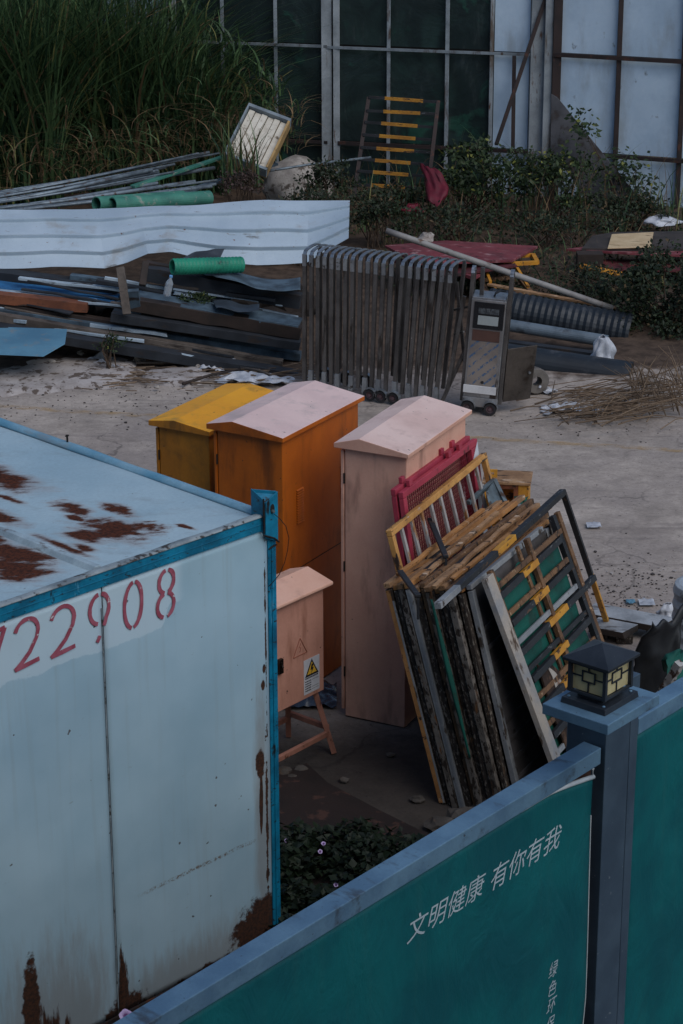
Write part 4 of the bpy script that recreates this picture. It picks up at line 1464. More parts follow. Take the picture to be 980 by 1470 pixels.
def tinf(u, v):
    a = lerp_curve(top_c, u); c = lerp_curve(bot_c, u)
    px, py = a[0] + (c[0] - a[0]) * v, a[1] + (c[1] - a[1]) * v
    ph = (v * 3.6 + .3) % 1.0
    rib = .045 if ph < .05 else (.045 * (1 - (ph - .05) / .04) if ph < .09 else (.045 * (ph - .96) / .04 if ph > .96 else 0))
    p = at(px, py, 24.9 - .95 * v - .12 * math.sin(v * 3.1))
    return p + Vector((0, -.6, .8)) * rib + Vector((0, -.03 * mnoise.noise(Vector((u * 9, v * 1.2, 1))), .02 * mnoise.noise(Vector((u * 7, v * 2, 3)))))


b = MB(); b.grid(tinf, 90, 180)
tag(b.build('corrugated_sheet', tinw, smooth=False, solid=.004), 'big white ribbed metal sheet with wavy lower edge draped over the scrap heap', 'metal sheet')

# steel and timber lengths under it
def mt(name, c1, c2, **k):
    return worn(name, c1, c2, 4, k.pop('layers', [(srgb(52, 44, 40), .22, 9, (.3, 1, 1), .05)]), k.pop('rough', .7), k.pop('metal', 0), grain=.3, bump=.3, **k)


greyb = mt('blue_grey_beam', srgb(92, 112, 126), srgb(58, 70, 80), metal=.2)
dkb = mt('dark_beam', srgb(48, 52, 58), srgb(34, 37, 42))
wood = mt('grey_wood', srgb(104, 94, 86), srgb(72, 64, 58))
rustb = mt('rust_orange_board', srgb(136, 82, 56), srgb(104, 62, 44))
palb = mt('pale_profile', srgb(176, 190, 200), srgb(140, 156, 168))
blub = mt('blue_profile', srgb(52, 118, 170), srgb(38, 88, 130))
brw = mt('brown_timber', srgb(58, 46, 40), srgb(42, 35, 31))
pieces = [   # px0,py0,Y0, px1,py1,Y1, width, height, material, label
    (-60, 462, 22.95, 432, 541, 22.55, .16, .10, dkb, 'lowest dark steel beam at the front edge of the scrap heap'),
    (-60, 446, 23.1, 404, 523, 22.75, .10, .09, wood, 'grey-brown timber lying just above the lowest beam of the heap'),
    (-60, 438, 23.3, 431, 511, 22.95, .14, .08, greyb, 'long blue-grey channel ending behind the folding gate, lower of two'),
    (-60, 431, 23.35, 300, 487, 23.1, .10, .10, brw, 'dark brown timber wedged between the channel and the rust board'),
    (-60, 420, 23.35, 126, 441, 23.25, .14, .10, rustb, 'rust-orange board at the left edge of the scrap heap'),
    (-60, 413, 23.5, 140, 433, 23.4, .10, .05, palb, 'pale bluish profile lying above the rust-orange board'),
    (-60, 402, 23.7, 168, 428, 23.55, .30, .03, blub, 'blue painted profile under the white sheet at far left'),
    (-60, 408, 23.6, 170, 437, 23.45, .24, .03, mt('mid_blue', srgb(72, 116, 150), srgb(52, 86, 112)), 'faded blue profile lying between the blue and pale profiles'),
    (-60, 388, 23.9, 170, 414, 23.75, .20, .10, dkb, 'black beam in the shade under the white sheet at left'),
    (186, 424, 23.2, 431, 464, 23.0, .34, .03, greyb, 'wide blue-grey sheet-steel plate in the middle of the heap'),
    (190, 436, 23.05, 431, 477, 22.9, .14, .13, brw, 'brown-black beam directly under the wide blue-grey plate'),
    (160, 452, 23.0, 431, 494, 22.85, .18, .09, dkb, 'dark channel under the brown-black beam, beside the folding gate'),
    (205, 391, 23.6, 431, 432, 23.35, .14, .15, dkb, 'dark deep channel running from the green pipe towards the gate'),
    (210, 380, 23.7, 431, 414, 23.5, .10, .07, brw, 'brown batten under the curled tin sheet'),
    (100, 398, 23.8, 330, 432, 23.6, .10, .08, greyb, 'grey beam half hidden behind the upright post stubs'),
    (-60, 470, 23.3, 240, 498, 22.9, .12, .08, brw, 'rotten timber low in the heap behind the teal sheet'),
]
for (xa, ya, Ya, xb, yb, Yb, wd, ht, m_, lab) in pieces:
    b = MB()
    A_, B_ = at(xa, ya, Ya), at(xb, yb, Yb)
    b.bar(A_, B_, wd, ht, 9, .006)
    tag(b.build('scrap_beam', m_, bevel=.004), lab, 'scrap beam', 'beams in the scrap heap')
for (xa, ya, xb, yb, Y, wd, m_, lab) in ((172, 384, 182, 451, 22.85, .085, wood, 'short upright timber stub with splintered top in the heap'), (209, 376, 204, 410, 23.3, .07, brw, 'thin timber stub just left of the green pipe mouth'),
                                         (196, 455, 190, 416, 22.95, .12, greyb, 'bent steel bracket next to the timber stub')):
    b = MB(); b.beam(at(xa, ya, Y + .12), at(xb, yb, Y - .05), wd, .05, (0, 1, 0), jit=.004)
    tag(b.build('stub', m_, bevel=.004), lab, 'post')
for i in range(34):
    u = R.random()
    xa = R.uniform(-60, 330)
    ya = R.uniform(392, 486) + (8 if xa > 150 else 0)
    L = R.uniform(60, 260)
    xb = min(428, xa + L)
    sl = R.uniform(.10, .24)
    Y = 23.62 - (ya - 392) / 94 * .75
    A_, B_ = at(xa, ya, Y), at(xb, ya + sl * (xb - xa), Y - R.uniform(.0, .25))
    b = MB(); b.bar(A_, B_, R.uniform(.03, .09), R.uniform(.015, .035), 7, .007)
    k = i % 3
    tag(b.build('scrap_strip', [palb, dkb, wood][k], bevel=.002), ('thin pale metal strip lying among the beams of the scrap heap', 'thin dark strip lying among the beams of the scrap heap', 'thin grey wooden batten lying among the beams of the scrap heap')[k], 'strip', ('pale strips in the scrap heap', 'dark strips in the scrap heap', 'wooden battens in the scrap heap')[k])
# rubble core that carries the heap
b = MB()
for i in range(26):
    x = R.uniform(-4.2, -.55)
    b.rock((x, R.uniform(23.6, 24.6), R.uniform(0, .25)), (R.uniform(.3, .6), R.uniform(.25, .4), R.uniform(.15, .3)), i + 40)
kind(b.build('rubble_bed', worn('heap_soil', srgb(52, 44, 40), srgb(34, 30, 28), 5, (), .95, grain=.4, bump=.5)), 'stuff', 'dark soil and rubble under the scrap heap', 'rubble')


def wavy(name, quad, Y, amp, m_, label, cat='metal sheet', n=(30, 12), freq=3, thick=.004):
    """sheet through four picture points at given distances; quad: tl,tr,br,bl"""
    P = [at(q[0], q[1], y) for q, y in zip(quad, Y)]
    b = MB()
    b.grid(lambda u, v: (P[0].lerp(P[1], u)).lerp(P[3].lerp(P[2], u), v) + Vector((0, 0, amp * math.sin(u * 6.28 * freq / 2 + v) + amp * .5 * mnoise.noise(Vector((u * 4, v * 3, len(label)))))), *n)
    return tag(b.build(name, m_, smooth=True, solid=thick), label, cat)


wavy('curled_sheet', [(283, 392), (431, 398), (431, 420), (310, 402)], [23.7, 23.5, 23.1, 23.2], .035, greyb, 'thin blue-grey tin sheet with rippled edge under the green pipe', freq=2)
wavy('curled_sheet', [(255, 372), (322, 357), (312, 374), (262, 382)], [23.9, 23.9, 23.5, 23.5], .03, mt('dark_flap', srgb(70, 76, 82), srgb(50, 54, 60)), 'dark bent tin flap under the wavy edge of the white sheet', freq=1)
wavy('curled_sheet', [(305, 432), (372, 436), (372, 447), (310, 444)], [23.2, 23.1, 22.85, 22.85], .02, mt('dark_flap2', srgb(60, 72, 84), srgb(46, 54, 62)), 'small torn tin strip curling up on the wide grey plate', freq=2)
teal = worn('teal_sheet', srgb(92, 136, 158), srgb(76, 118, 142), 2, [(srgb(120, 130, 134), .15, 6, None, .08)], .6, grain=.2)
P = [at(-60, 468, 22.9), at(96, 473, 22.75), at(93, 494, 22.35), at(62, 512, 22.1), at(-60, 507, 22.15)]
b = MB(); b.poly([p for p in P], (0, .004, .004)); tag(b.build('teal_sheet', teal), 'flat teal-blue sheet slanting to the ground at the left edge', 'metal sheet')
# green ribbed pipe and others
grp = worn('green_pipe', srgb(40, 142, 112), srgb(32, 120, 96), 3, [(srgb(30, 70, 60), .2, 8, None, .08)], .5, grain=.15)
b = MB(); b.pipe(at(247, 383, 23.2), at(347, 380, 23.55), .082, .012, 28, .006, .04)
tag(b.build('ribbed_pipe', grp), 'short bright green ribbed pipe with open end on the scrap heap', 'pipe')
grp2 = worn('pale_green_pipe', srgb(70, 132, 114), srgb(54, 106, 94), 3, [(srgb(150, 150, 140), .2, 8, None, .08)], .5, grain=.2)
for (x, y, x2, y2, lab) in ((138, 293, 262, 284, 'left pale green pipe with open mouth behind the white sheet'), (161, 294, 300, 284, 'right pale green pipe with open mouth behind the white sheet')):
    b = MB(); b.pipe(at(x, y, 25.3), at(x2, y2, 26.2), .085, .012, 24)
    tag(b.build('green_pipe', grp2, smooth=False), lab, 'pipe', 'pale green pipes behind the white sheet')
# bottle
bt = Mat('clear_bottle', .1, 0, .5)
bt.b.inputs['Transmission Weight'].default_value = .6
bt.base(srgb(206, 214, 222))
p = at(239, 425, 23.0)
bo_ = thing('plastic_bottle', 'clear plastic bottle standing on the wide grey plate of the heap', 'bottle', (p.x, p.y, p.z + .005), 0, ry=rad(14), rx=rad(6))
b = MB(); b.lathe((0, 0, 0), (0, 0, 1), [(0, 0), (.036, 0), (.04, .02), (.04, .10), (.037, .11), (.04, .12), (.038, .15), (.015, .19), (.015, .205), (0, .205)], 18)
b.build('body', bt.m, bo_, smooth=True)
b = MB(); b.lathe((0, 0, .206), (0, 0, 1), [(0, 0), (.018, 0), (.018, .02), (0, .02)], 14); b.build('cap', worn('bottle_cap', srgb(110, 160, 206), srgb(96, 150, 196), 30, ()), bo_)

# bundle of steel rods and tubes running up to the grass
rod = worn('grey_steel_tube', srgb(134, 146, 154), srgb(92, 102, 110), 6, [(srgb(84, 60, 46), .2, 10, None, .06)], .5, .4, grain=.2)
for i in range(17):
    f_ = i / 16
    A_ = at(-70 + R.uniform(-8, 8), 288 + 22 * f_ + R.uniform(-2, 2), 26.2 - .8 * f_)
    B_ = at(210 + 120 * (R.random()), 233 + 30 * f_ + R.uniform(-8, 6) - (12 if i < 4 else 0), 28.2 - 1.6 * f_)
    b = MB(); b.tube([A_, A_.lerp(B_, .5) + Vector((0, 0, -.02)), B_], R.choice([.013, .016, .02, .024]), 7)
    tag(b.build('steel_tube', rod, smooth=True), 'grey steel tube in the bundle fanning out below the tall grass', 'steel tube', 'bundle of steel tubes below the grass')
b = MB(); b.tube([at(362, 249, 28.0), at(445, 236, 28.6), at(532, 226, 29.0)], .016, 8)
tag(b.build('steel_tube', rod, smooth=True), 'single thin grey tube reaching from the crate to the yellow-runged frame', 'steel tube')
for (xa, ya, xb, yb, w_, m_, lab) in ((250, 280, 395, 235, .10, greyb, 'flat grey profile on top of the tube bundle'), (190, 268, 330, 222, .08, grp2, 'pale green slat beside the tube bundle, reaching the crate')):
    b = MB(); b.beam(at(xa, ya, 26.6), at(xb, yb, 28.0), w_, .03); tag(b.build('slat', m_, bevel=.003), lab, 'slat')

# white slatted crate lying tilted against the grass
q = [at(357, 149, 28.3), at(418, 172, 28.1), at(384, 240, 27.3), at(320, 222, 27.5)]
u_ = (q[1] - q[0]); v_ = (q[3] - q[0])
cw, ch = u_.length, v_.length
un, vn = u_.normalized(), v_.normalized()
nn_ = un.cross(vn).normalized()
if nn_.y > 0:
    nn_ = -nn_
ct = thing('slatted_crate', 'tilted shallow crate with white slats between the tall grass and dark windows', 'crate', q[3])
crw = worn('crate_white', srgb(214, 206, 190), srgb(188, 178, 162), 5, [(srgb(110, 96, 78), .2, 10, None, .06)], .7, grain=.25)
crt = worn('crate_tan', srgb(172, 140, 92), srgb(140, 112, 74), 5, [(srgb(70, 56, 44), .2, 10, None, .06)], .75, grain=.3)
crg = worn('crate_edge', srgb(134, 144, 150), srgb(104, 112, 118), 5, (), .6, grain=.25)


def cb(u0, u1, v0, v1, d0, d1):
    mb = MB()
    P_ = [q[0] + un * (u * cw) + vn * (v * ch) + nn_ * d for d in (d0, d1) for (u, v) in ((u0, v0), (u1, v0), (u1, v1), (u0, v1))]
    mb.hexa(P_)
    return mb


cb(0, 1, 0, 1, -.12, -.105).build('back_panel', crt, ct, world=True)
for (a, m_) in (((0, 1, 0, .05, -.104, .02), crg), ((0, 1, .96, 1, -.104, .02), crg), ((0, .035, .052, .948, -.104, .02), crg), ((.95, 1, .052, .948, -.104, .02), crt)):
    cb(*a).build('side_board', m_, ct, world=True)
for k in range(6):
    for (v0, v1) in ((.06, .94),):
        cb(.06 + k * .147, .06 + k * .147 + .128, v0, v1, -.05 - .012 * (k % 2), -.025 - .012 * (k % 2)).build('slat', crw, ct, world=True)

# boulder and cement heap
rk = worn('grey_boulder', srgb(168, 160, 152), srgb(126, 118, 112), 4, [(srgb(84, 74, 66), .25, 7, None, .06)], .9, grain=.35, bump=.6)
p = gd(425, 296)
b = MB(); b.rock((p.x, p.y - .2, .22), (.50, .5, .42), 5, sub=3)
tag(b.build('boulder', rk, smooth=True), 'rounded grey boulder behind the white sheet, among weeds', 'boulder')
p = at(395, 272, 27.0)
b = MB(); b.rock((p.x, 27.0, .3), (.34, .3, .28), 8, sub=3)
tag(b.build('boulder', rk, smooth=True), 'smaller boulder left of the rounded one by the weeds', 'boulder')

# ================================================================== folding gate
G0, G1 = gd(437, 560), gd(622, 586)
gdir = (G1 - G0).normalized()
ga_ = math.atan2(gdir.y, gdir.x)
gl = (G1 - G0).length
gate = thing('folding_gate', 'folded stainless steel retractable gate, a tight row of dark hoops on small wheels', 'folding gate', (G0.x, G0.y, 0), ga_)
stl = worn('gate_steel', srgb(108, 104, 102), srgb(80, 77, 76), 3, [(srgb(60, 54, 50), .25, 9, (1, 1, .25), .06), (srgb(196, 192, 188), .03, 44, None, .02)], .38, .55, grain=.25, bump=.1)
stb = worn('gate_steel_bright', srgb(170, 174, 178), srgb(136, 140, 146), 5, [(srgb(70, 64, 60), .2, 12, None, .05)], .35, .8, grain=.2, bump=.1)
tyre = worn('gate_tyre', srgb(44, 42, 44), srgb(34, 32, 34), 9, (), .85)
hub = worn('gate_hub', srgb(92, 70, 74), srgb(70, 60, 62), 9, (), .6)


def small_wheel(parent, x, y, r_, z=None, rz=0):
    z = r_ if z is None else z
    b = MB()
    b.lathe((x, y, z), (0, -1, 0), [(r_ * .62, 0), (r_ * .95, 0), (r_, .008), (r_, .030), (r_ * .95, .038), (r_ * .62, .038), (r_ * .62, 0)], 22)
    w_ = b.build('wheel', tyre, parent, smooth=False)
    b = MB()
    b.lathe((x, y, z), (0, -1, 0), [(0, .004), (r_ * .61, .004), (r_ * .61, .03), (r_ * .3, .022), (r_ * .26, .040), (0, .040)], 16)
    b.build('hub', hub, w_)
    b = MB()
    n = 12
    pts = [(x + r_ * 1.22 * math.cos(math.pi * k / n), z + r_ * 1.22 * math.sin(math.pi * k / n)) for k in range(n + 1)]
    for k in range(n):
        (xa, za), (xb, zb) = pts[k], pts[k + 1]
        b.add([(xa, y - .046, za), (xb, y - .046, zb), (xb, y + .004, zb), (xa, y + .004, za)], [(0, 1, 2, 3)])
    b.build('fender', stb, parent, solid=.003)


NG = 20
HG = 1.43
for i in range(NG):
    f_ = i / (NG - 1)
    x = f_ * gl + (.03 if i > 12 else 0)
    lean = .015 + .115 * max(0, f_ - .35) / .65
    dx = .003 * math.sin(i * 2.3)
    hb = .16 if i % 2 else .10
    b = MB()
    # front and back post
    b.beam((x + dx, 0, hb), (x + lean, 0, HG - .05), .037, .036, (0, 1, 0))
    b.beam((x + dx, .34, hb), (x + lean, .34, HG - .05), .036, .036, (0, 1, 0))
    lf = b.build('hoop_posts', stl, gate, bevel=.004)
    b = MB()
    n = 8
    pv = []
    for k in range(n + 1):
        a = math.pi * k / n
        pv.append((x + lean, .17 - .17 * math.cos(a), HG - .045 + .048 * math.sin(a) ** .6))
    for k in range(n):
        b.beam(pv[k], pv[k + 1], .036, .014, (0, -math.cos(math.pi * (k + .5) / n), math.sin(math.pi * (k + .5) / n)))
    b.box(x + lean - .020, x + lean + .020, -.021, .0, HG - .16, HG - .04)
    b.build('arch', stb, lf, bevel=.002)
    if i % 2 == 1:
        b = MB()
        b.hexa([(x - .024, -.03, .07), (x + .024, -.03, .07), (x + .024, .02, .07), (x - .024, .02, .07), (x - .022 + dx, -.022, hb + .06), (x + .022 + dx, -.022, hb + .06), (x + .022, .02, hb + .06), (x - .022, .02, hb + .06)])
        b.build('foot_cap', stb, lf, bevel=.003)
for i in (10.0, 11.6, 13.4):
    x = i / (NG - 1) * gl
    small_wheel(gate, x, -.02, .058)
for i in (1, 4, 7):
    small_wheel(gate, i / (NG - 1) * gl, .36, .066)
# loose scissor links at the open end
for (a, c, w_) in (((gl + .13, .02, .18), (gl + .30, .02, 1.15), .035), ((gl + .22, .30, .2), (gl + .10, .30, 1.2), .03), ((gl + .40, .12, .05), (gl + .44, .12, 1.42), .04), ((gl + .05, .05, .02), (gl + .46, .10, 1.02), .035), ((gl + .14, .16, .72), (gl + .30, .02, .80), .02), ((gl + .12, .2, .95), (gl + .38, .1, 1.05), .02)):
    b = MB(); b.beam(a, c, w_, .022, (0, 1, 0)); b.build('scissor_link', stl, gate, bevel=.003)

# motor column of the gate
C0 = gd(690, 593)
cz = thing('gate_motor_column', 'stainless gate motor column with dark display, open side door and little wheels', 'gate motor', (C0.x, C0.y + .12, 0), rad(-9), ry=rad(4.0))
colm = worn('column_steel', srgb(166, 165, 166), srgb(134, 133, 134), 3, [(srgb(70, 62, 58), .2, 8, (1, 1, .3), .06)], .38, .7, grain=.25, bump=.08)


def film_mat():
    M = Mat('steel_with_blue_film', .38, .55)
    X, Y, Z = M.sep(M.obj)
    d = M.math('ADD', M.math('MULTIPLY', X, .95), M.math('MULTIPLY', Z, -1.0))
    wv = M.math('SINE', M.math('MULTIPLY', d, 62))
    br = M.noise(40, 4, .7, vec=M.obj, stretch=(1, 1, 1))
    f_ = M.math('MULTIPLY', M.step(wv, .45, .85), M.step(br, .46, .54))
    n = M.noise(3, 5, .6, vec=M.obj)
    col = M.mix(M.step(n, .35, .65), srgb(160, 150, 142), srgb(128, 120, 116))
    col = M.mix(M.math('MULTIPLY', f_, .8), col, srgb(40, 100, 150))
    M.rough(M.math('ADD', .34, M.math('MULTIPLY', br, .2)))
    return M.base(col)


film = film_mat()
hw, hd, hc = .165, .13, 1.13
b = MB(); b.box(-hw, hw, -hd, hd, .16, hc); b.build('housing', colm, cz, bevel=.005)
b = MB(); b.box(-hw + .02, hw - .035, -hd - .004, -hd - .0005, .28, .72); b.build('front_sheet', film, cz)
b = MB(); b.box(-hw + .035, hw - .035, -hd - .006, -hd - .0005, .725, .83); b.build('brown_plate', worn('brown_plate', srgb(92, 66, 58), srgb(76, 54, 48), 6, [(srgb(200, 196, 192), .03, 40, None, .02)], .6, .3), cz)
b = MB(); b.box(-hw + .03, hw - .012, -hd - .010, -hd - .0005, .845, 1.105); dsp = b.build('display_panel', worn('display_black', srgb(26, 28, 32), srgb(20, 22, 26), 6, (), .3), cz, bevel=.003)
b = MB(); b.box(-hw + .075, hw - .06, -hd - .0125, -hd - .0105, .885, .975); b.build('screen', worn('screen_grey', srgb(150, 156, 156), srgb(132, 138, 138), 4, (), .4), dsp)
b = MB(); b.box(-hw + .075, hw - .06, -hd - .0125, -hd - .0105, .995, 1.05); b.build('digit_strip', worn('digit_strip', srgb(84, 88, 92), srgb(50, 54, 58), 40, [(srgb(34, 36, 40), .4, 60, (1, 1, .3), .04)], .4), dsp)
b = MB(); b.box(-hw - .006, hw - .02, -hd - .012, -hd - .0006, .20, .278); b.build('white_band', worn('white_band', srgb(206, 204, 204), srgb(184, 182, 184), 6, (), .5), cz, bevel=.003)
b = MB(); b.lathe((-hw + .17, -hd - .0045, .315), (0, -1, 0), [(.016, 0), (.014, .006), (0, .006)], 12); b.build('keyhole', tyre, cz)
b = MB(); b.box(-hw - .004, hw + .004, -hd - .004, hd + .004, .065, .158); b.build('base_skirt', colm, cz, bevel=.004)
b = MB(); b.box(-hw + .004, hw - .004, -hd + .004, hd, hc + .001, hc + .02)
b.build('lid', stb, cz, bevel=.004)
b = MB()
b.tube([(0.04, -.05, hc + .02), (.05, -.06, hc + .055), (.09, -.02, hc + .075), (.13, .03, hc + .06)], .012, 8)
b.build('cable_clip', dkb, cz, smooth=True)
for sx_, hx_ in ((-1, -hw - .014), (1, hw + .024)):
    b = MB()
    b.box(hx_ - .018, hx_ + .018, -.10, -.06, .10, 1.36)
    b.box(hx_ - .018, hx_ + .018, .06, .10, .10, 1.36)
    po = b.build('guide_posts', stl, cz, bevel=.004)
    b = MB()
    pv = [(hx_, -.01 - .07 * math.cos(math.pi * k / 6), 1.362 + .05 * math.sin(math.pi * k / 6)) for k in range(7)]
    for k in range(6):
        b.beam(pv[k], pv[k + 1], .036, .014, (0, -math.cos(math.pi * (k + .5) / 6), math.sin(math.pi * (k + .5) / 6)))
    b.build('arch', stb, po)
for x in (-hw + .05, hw - .06):
    small_wheel(cz, x, -hd - .006, .062, .062)
small_wheel(cz, 0, hd + .05, .062, .062)
b = MB()
hx_ = hw + .045
b.poly([(hx_, -.085, .13), (hx_, -.085, .66), (hx_ + .27, .06, .69), (hx_ + .25, .06, .15)], (.008, -.012, 0))
dr = b.build('open_door', worn('door_steel', srgb(92, 84, 78), srgb(66, 60, 56), 3, [(srgb(54, 44, 38), .25, 6, None, .08)], .45, .6, grain=.3), cz, bevel=.003)
b = MB(); b.lathe((hx_ + .225, .02, .42), (.45, -.9, 0), [(.012, 0), (.012, .02), (0, .02)], 10); b.build('knob', stb, dr)

# pale roll behind the door
p = gd(770, 571)
b = MB(); b.lathe((p.x, p.y + .15, .13), (.25, -1, .1), [(.05, -.10), (.125, -.10), (.13, -.05), (.13, .03), (.12, .05), (.05, .05), (.05, -.10)], 22)
tag(b.build('hose_roll', worn('pale_roll', srgb(112, 106, 100), srgb(90, 84, 80), 8, (), .8), smooth=False), 'pale round roll standing behind the open door of the gate motor', 'roll')

# long grey pole across the gate
b = MB()
A_, B_ = at(554, 331, 24.6), at(880, 443, 24.2)
b.tube([A_.lerp(B_, k / 10) for k in range(11)], .034, 12)
tag(b.build('steel_pole', worn('pole_grey', srgb(150, 146, 142), srgb(120, 116, 114), 4, [(srgb(96, 72, 56), .15, 8, None, .06)], .6), smooth=True), 'long grey pole slanting down from behind the gate to the right', 'pole')
b = MB(); b.beam(at(700, 408, 24.9), at(884, 442, 24.35), .07, .02); tag(b.build('thin_board', tanw), 'thin tan board lying under the lower end of the long pole', 'board')

# red mesh boards piled behind the gate
redb = worn('red_board', srgb(132, 62, 68), srgb(104, 50, 56), 2.5, [(srgb(170, 130, 130), .22, 5, (1, 2, 1), .08), (srgb(70, 40, 42), .2, 9, None, .05)], .6, grain=.25)
redk = worn('dark_red_board', srgb(96, 42, 46), srgb(74, 34, 38), 2.5, [(srgb(50, 34, 34), .25, 8, None, .05)], .7, grain=.25)


def board(name, pts, Ys, th, m_, label, cat='board', group=None):
    P_ = [at(p[0], p[1], y) for p, y in zip(pts, Ys)]
    b = MB(); b.poly(P_, (0, 0, -th))
    return tag(b.build(name, m_, bevel=.003), label, cat, group)


board('red_board', [(552, 352), (640, 345), (772, 353), (735, 373), (600, 377)], [26.0, 26.6, 26.6, 25.3, 25.2], .03, redb, 'faded red panel on top of the pile behind the folding gate', 'panel', 'red panels piled behind the gate')
board('red_board', [(560, 372), (700, 366), (742, 380), (640, 396)], [25.8, 26.2, 25.2, 24.9], .03, redk, 'dark red panel lower in the pile behind the folding gate', 'panel', 'red panels piled behind the gate')
board('red_board', [(664, 392), (712, 372), (722, 374), (680, 398)], [25.0, 25.8, 25.7, 24.9], .04, redb, 'narrow red strip sloping between the panels behind the gate', 'panel', 'red panels piled behind the gate')
yfr = worn('yellow_frame_paint', srgb(206, 142, 40), srgb(180, 118, 38), 5, [(srgb(84, 56, 36), .2, 12, None, .05)], .65, grain=.25)
for i, pl in enumerate(([((716, 369), 25.9), ((765, 366), 26.2), ((771, 377), 25.5), ((726, 379), 25.4)], [((690, 402), 25.2), ((744, 398), 25.6), ((762, 420), 25.0), ((700, 424), 24.8)])):
    t = thing('trestle', ('bright yellow tubular frame sticking out of the red panel pile', 'dull yellow frame leaning below the red panel pile')[i], 'frame', at(*pl[0][0], pl[0][1]))
    for k in range(4):
        b = MB(); b.beam(at(*pl[k][0], pl[k][1]), at(*pl[(k + 1) % 4][0], pl[(k + 1) % 4][1]), .05, .04)
        b.build('tube', yfr if i == 0 else brnw, t, world=True)
for i, (a, c) in enumerate((((742, 385), (758, 412)), ((697, 388), (704, 405)), ((712, 404), (708, 440)))):
    b = MB(); b.beam(at(*a, 25.3), at(*c, 24.9), .03, .03); tag(b.build('strut', yfr), ('yellow strut hanging below the red panels, rightmost', 'short yellow strut hidden beside the gate motor arch', 'yellow strut just left of the black ribbed pipe')[i], 'strut')
b = MB(); b.rock(at(612, 345, 26.2) + Vector((0, 0, .03)), (.09, .08, .07), 4); tag(b.build('stone', rk), 'white stone on the red panel pile at the pole end', 'stone')

# boards on the right
board('red_board', [(812, 357), (905, 346), (1010, 350), (1010, 367), (900, 362)], [26.3, 26.9, 26.9, 26.0, 26.0], .03, redb, 'wide faded red panel of the right-hand pile under the tan board', 'panel', 'panels piled at the right edge')
board('red_board', [(832, 372), (1010, 373), (1010, 388), (880, 386)], [26.2, 26.4, 25.8, 25.8], .03, redk, 'dark red panel under the wide faded one at right', 'panel', 'panels piled at the right edge')
board('yellow_board', [(831, 377), (893, 390), (893, 396), (832, 383)], [25.7, 25.6, 25.55, 25.65], .02, yfr, 'yellow board edge at the bottom of the right-hand pile', 'board')
board('dark_board', [(850, 338), (880, 333), (1010, 331), (1010, 357), (900, 357), (835, 356)], [26.8, 27.1, 27.2, 26.3, 26.2, 26.2], .04, mt('dark_wood', srgb(70, 62, 58), srgb(50, 45, 43)), 'dark weathered board on top of the right-hand pile', 'board')
board('tan_board', [(878, 336), (938, 333), (934, 354), (872, 356)], [26.7, 26.8, 26.2, 26.15], .012, worn('tan_board', srgb(206, 182, 146), srgb(184, 158, 122), 3, [(srgb(110, 86, 64), .18, 9, (.3, 1, 1), .05)], .8, grain=.25), 'light tan plywood piece on top of the right-hand pile', 'board')
for i, (x, y) in enumerate(((845, 398), (940, 392))):
    p = gd(x, y + 8); b = MB(); b.box(p.x - .15, p.x + .15, p.y - .1, p.y + .1, 0, .36); tag(b.build('trestle_block', brw), ('dark block propping the left end of the right-hand panel pile', 'dark block propping the middle of the right-hand panel pile')[i], 'block')

# big black pipes
bkp = worn('black_pipe', srgb(36, 43, 50), srgb(27, 32, 39), 2, [(srgb(70, 72, 76), .2, 5, None, .1)], .5, grain=.2)
bkq = worn('blue_grey_pipe', srgb(104, 116, 126), srgb(78, 90, 100), 3, [(srgb(60, 62, 66), .2, 5, None, .1)], .45, grain=.2)
b = MB(); b.pipe(at(700, 440, 24.3), at(905, 478, 23.9), .20, .02, 30, .014, .07)
tag(b.build('ribbed_pipe', bkp), 'thick black ribbed pipe behind the gate motor', 'pipe')
b = MB(); b.pipe(at(700, 462, 23.55), at(872, 490, 23.2), .065, .01, 20)
tag(b.build('pipe', bkq, smooth=False), 'thin blue-grey pipe lying along the front of the ribbed black pipe', 'pipe')
b = MB(); b.pipe(at(690, 513, 22.9), at(905, 545, 22.5), .185, .02, 32)
tag(b.build('pipe', bkp, smooth=False), 'thick smooth black pipe lowest behind the gate motor', 'pipe')
b = MB(); b.beam(at(700, 488, 23.2), at(862, 510, 22.95), .10, .05); tag(b.build('scrap_beam', dkb), 'dark flat bar lying between the two big black pipes', 'scrap beam')
# white bag over the pipe end
bagm = worn('white_bag', srgb(200, 202, 208), srgb(160, 164, 172), 7, (), .5, grain=.2, bump=.3)


def bag(cpx, cpy, Y, w_, h_, label, seed, m_=None, cat='plastic bag'):
    c = at(cpx, cpy, Y)
    b = MB()

    def f(u, v):
        a = u * math.pi * 2
        r_ = .5 * (1 - .6 * v ** 2.2) * (1 + .6 * mnoise.noise(Vector((math.cos(a) * 1.7, math.sin(a) * 1.7, v * 2 + seed)))) * (1 + .12 * math.sin(a * 7 + seed))
        return c + Vector((math.cos(a) * r_ * w_, math.sin(a) * r_ * w_ * .7, v * h_ + .1 * h_ * mnoise.noise(Vector((a, v * 3, seed)))))
    b.grid(f, 30, 14)
    return tag(b.build('plastic_bag', m_ or bagm, smooth=True, solid=.003), label, cat)


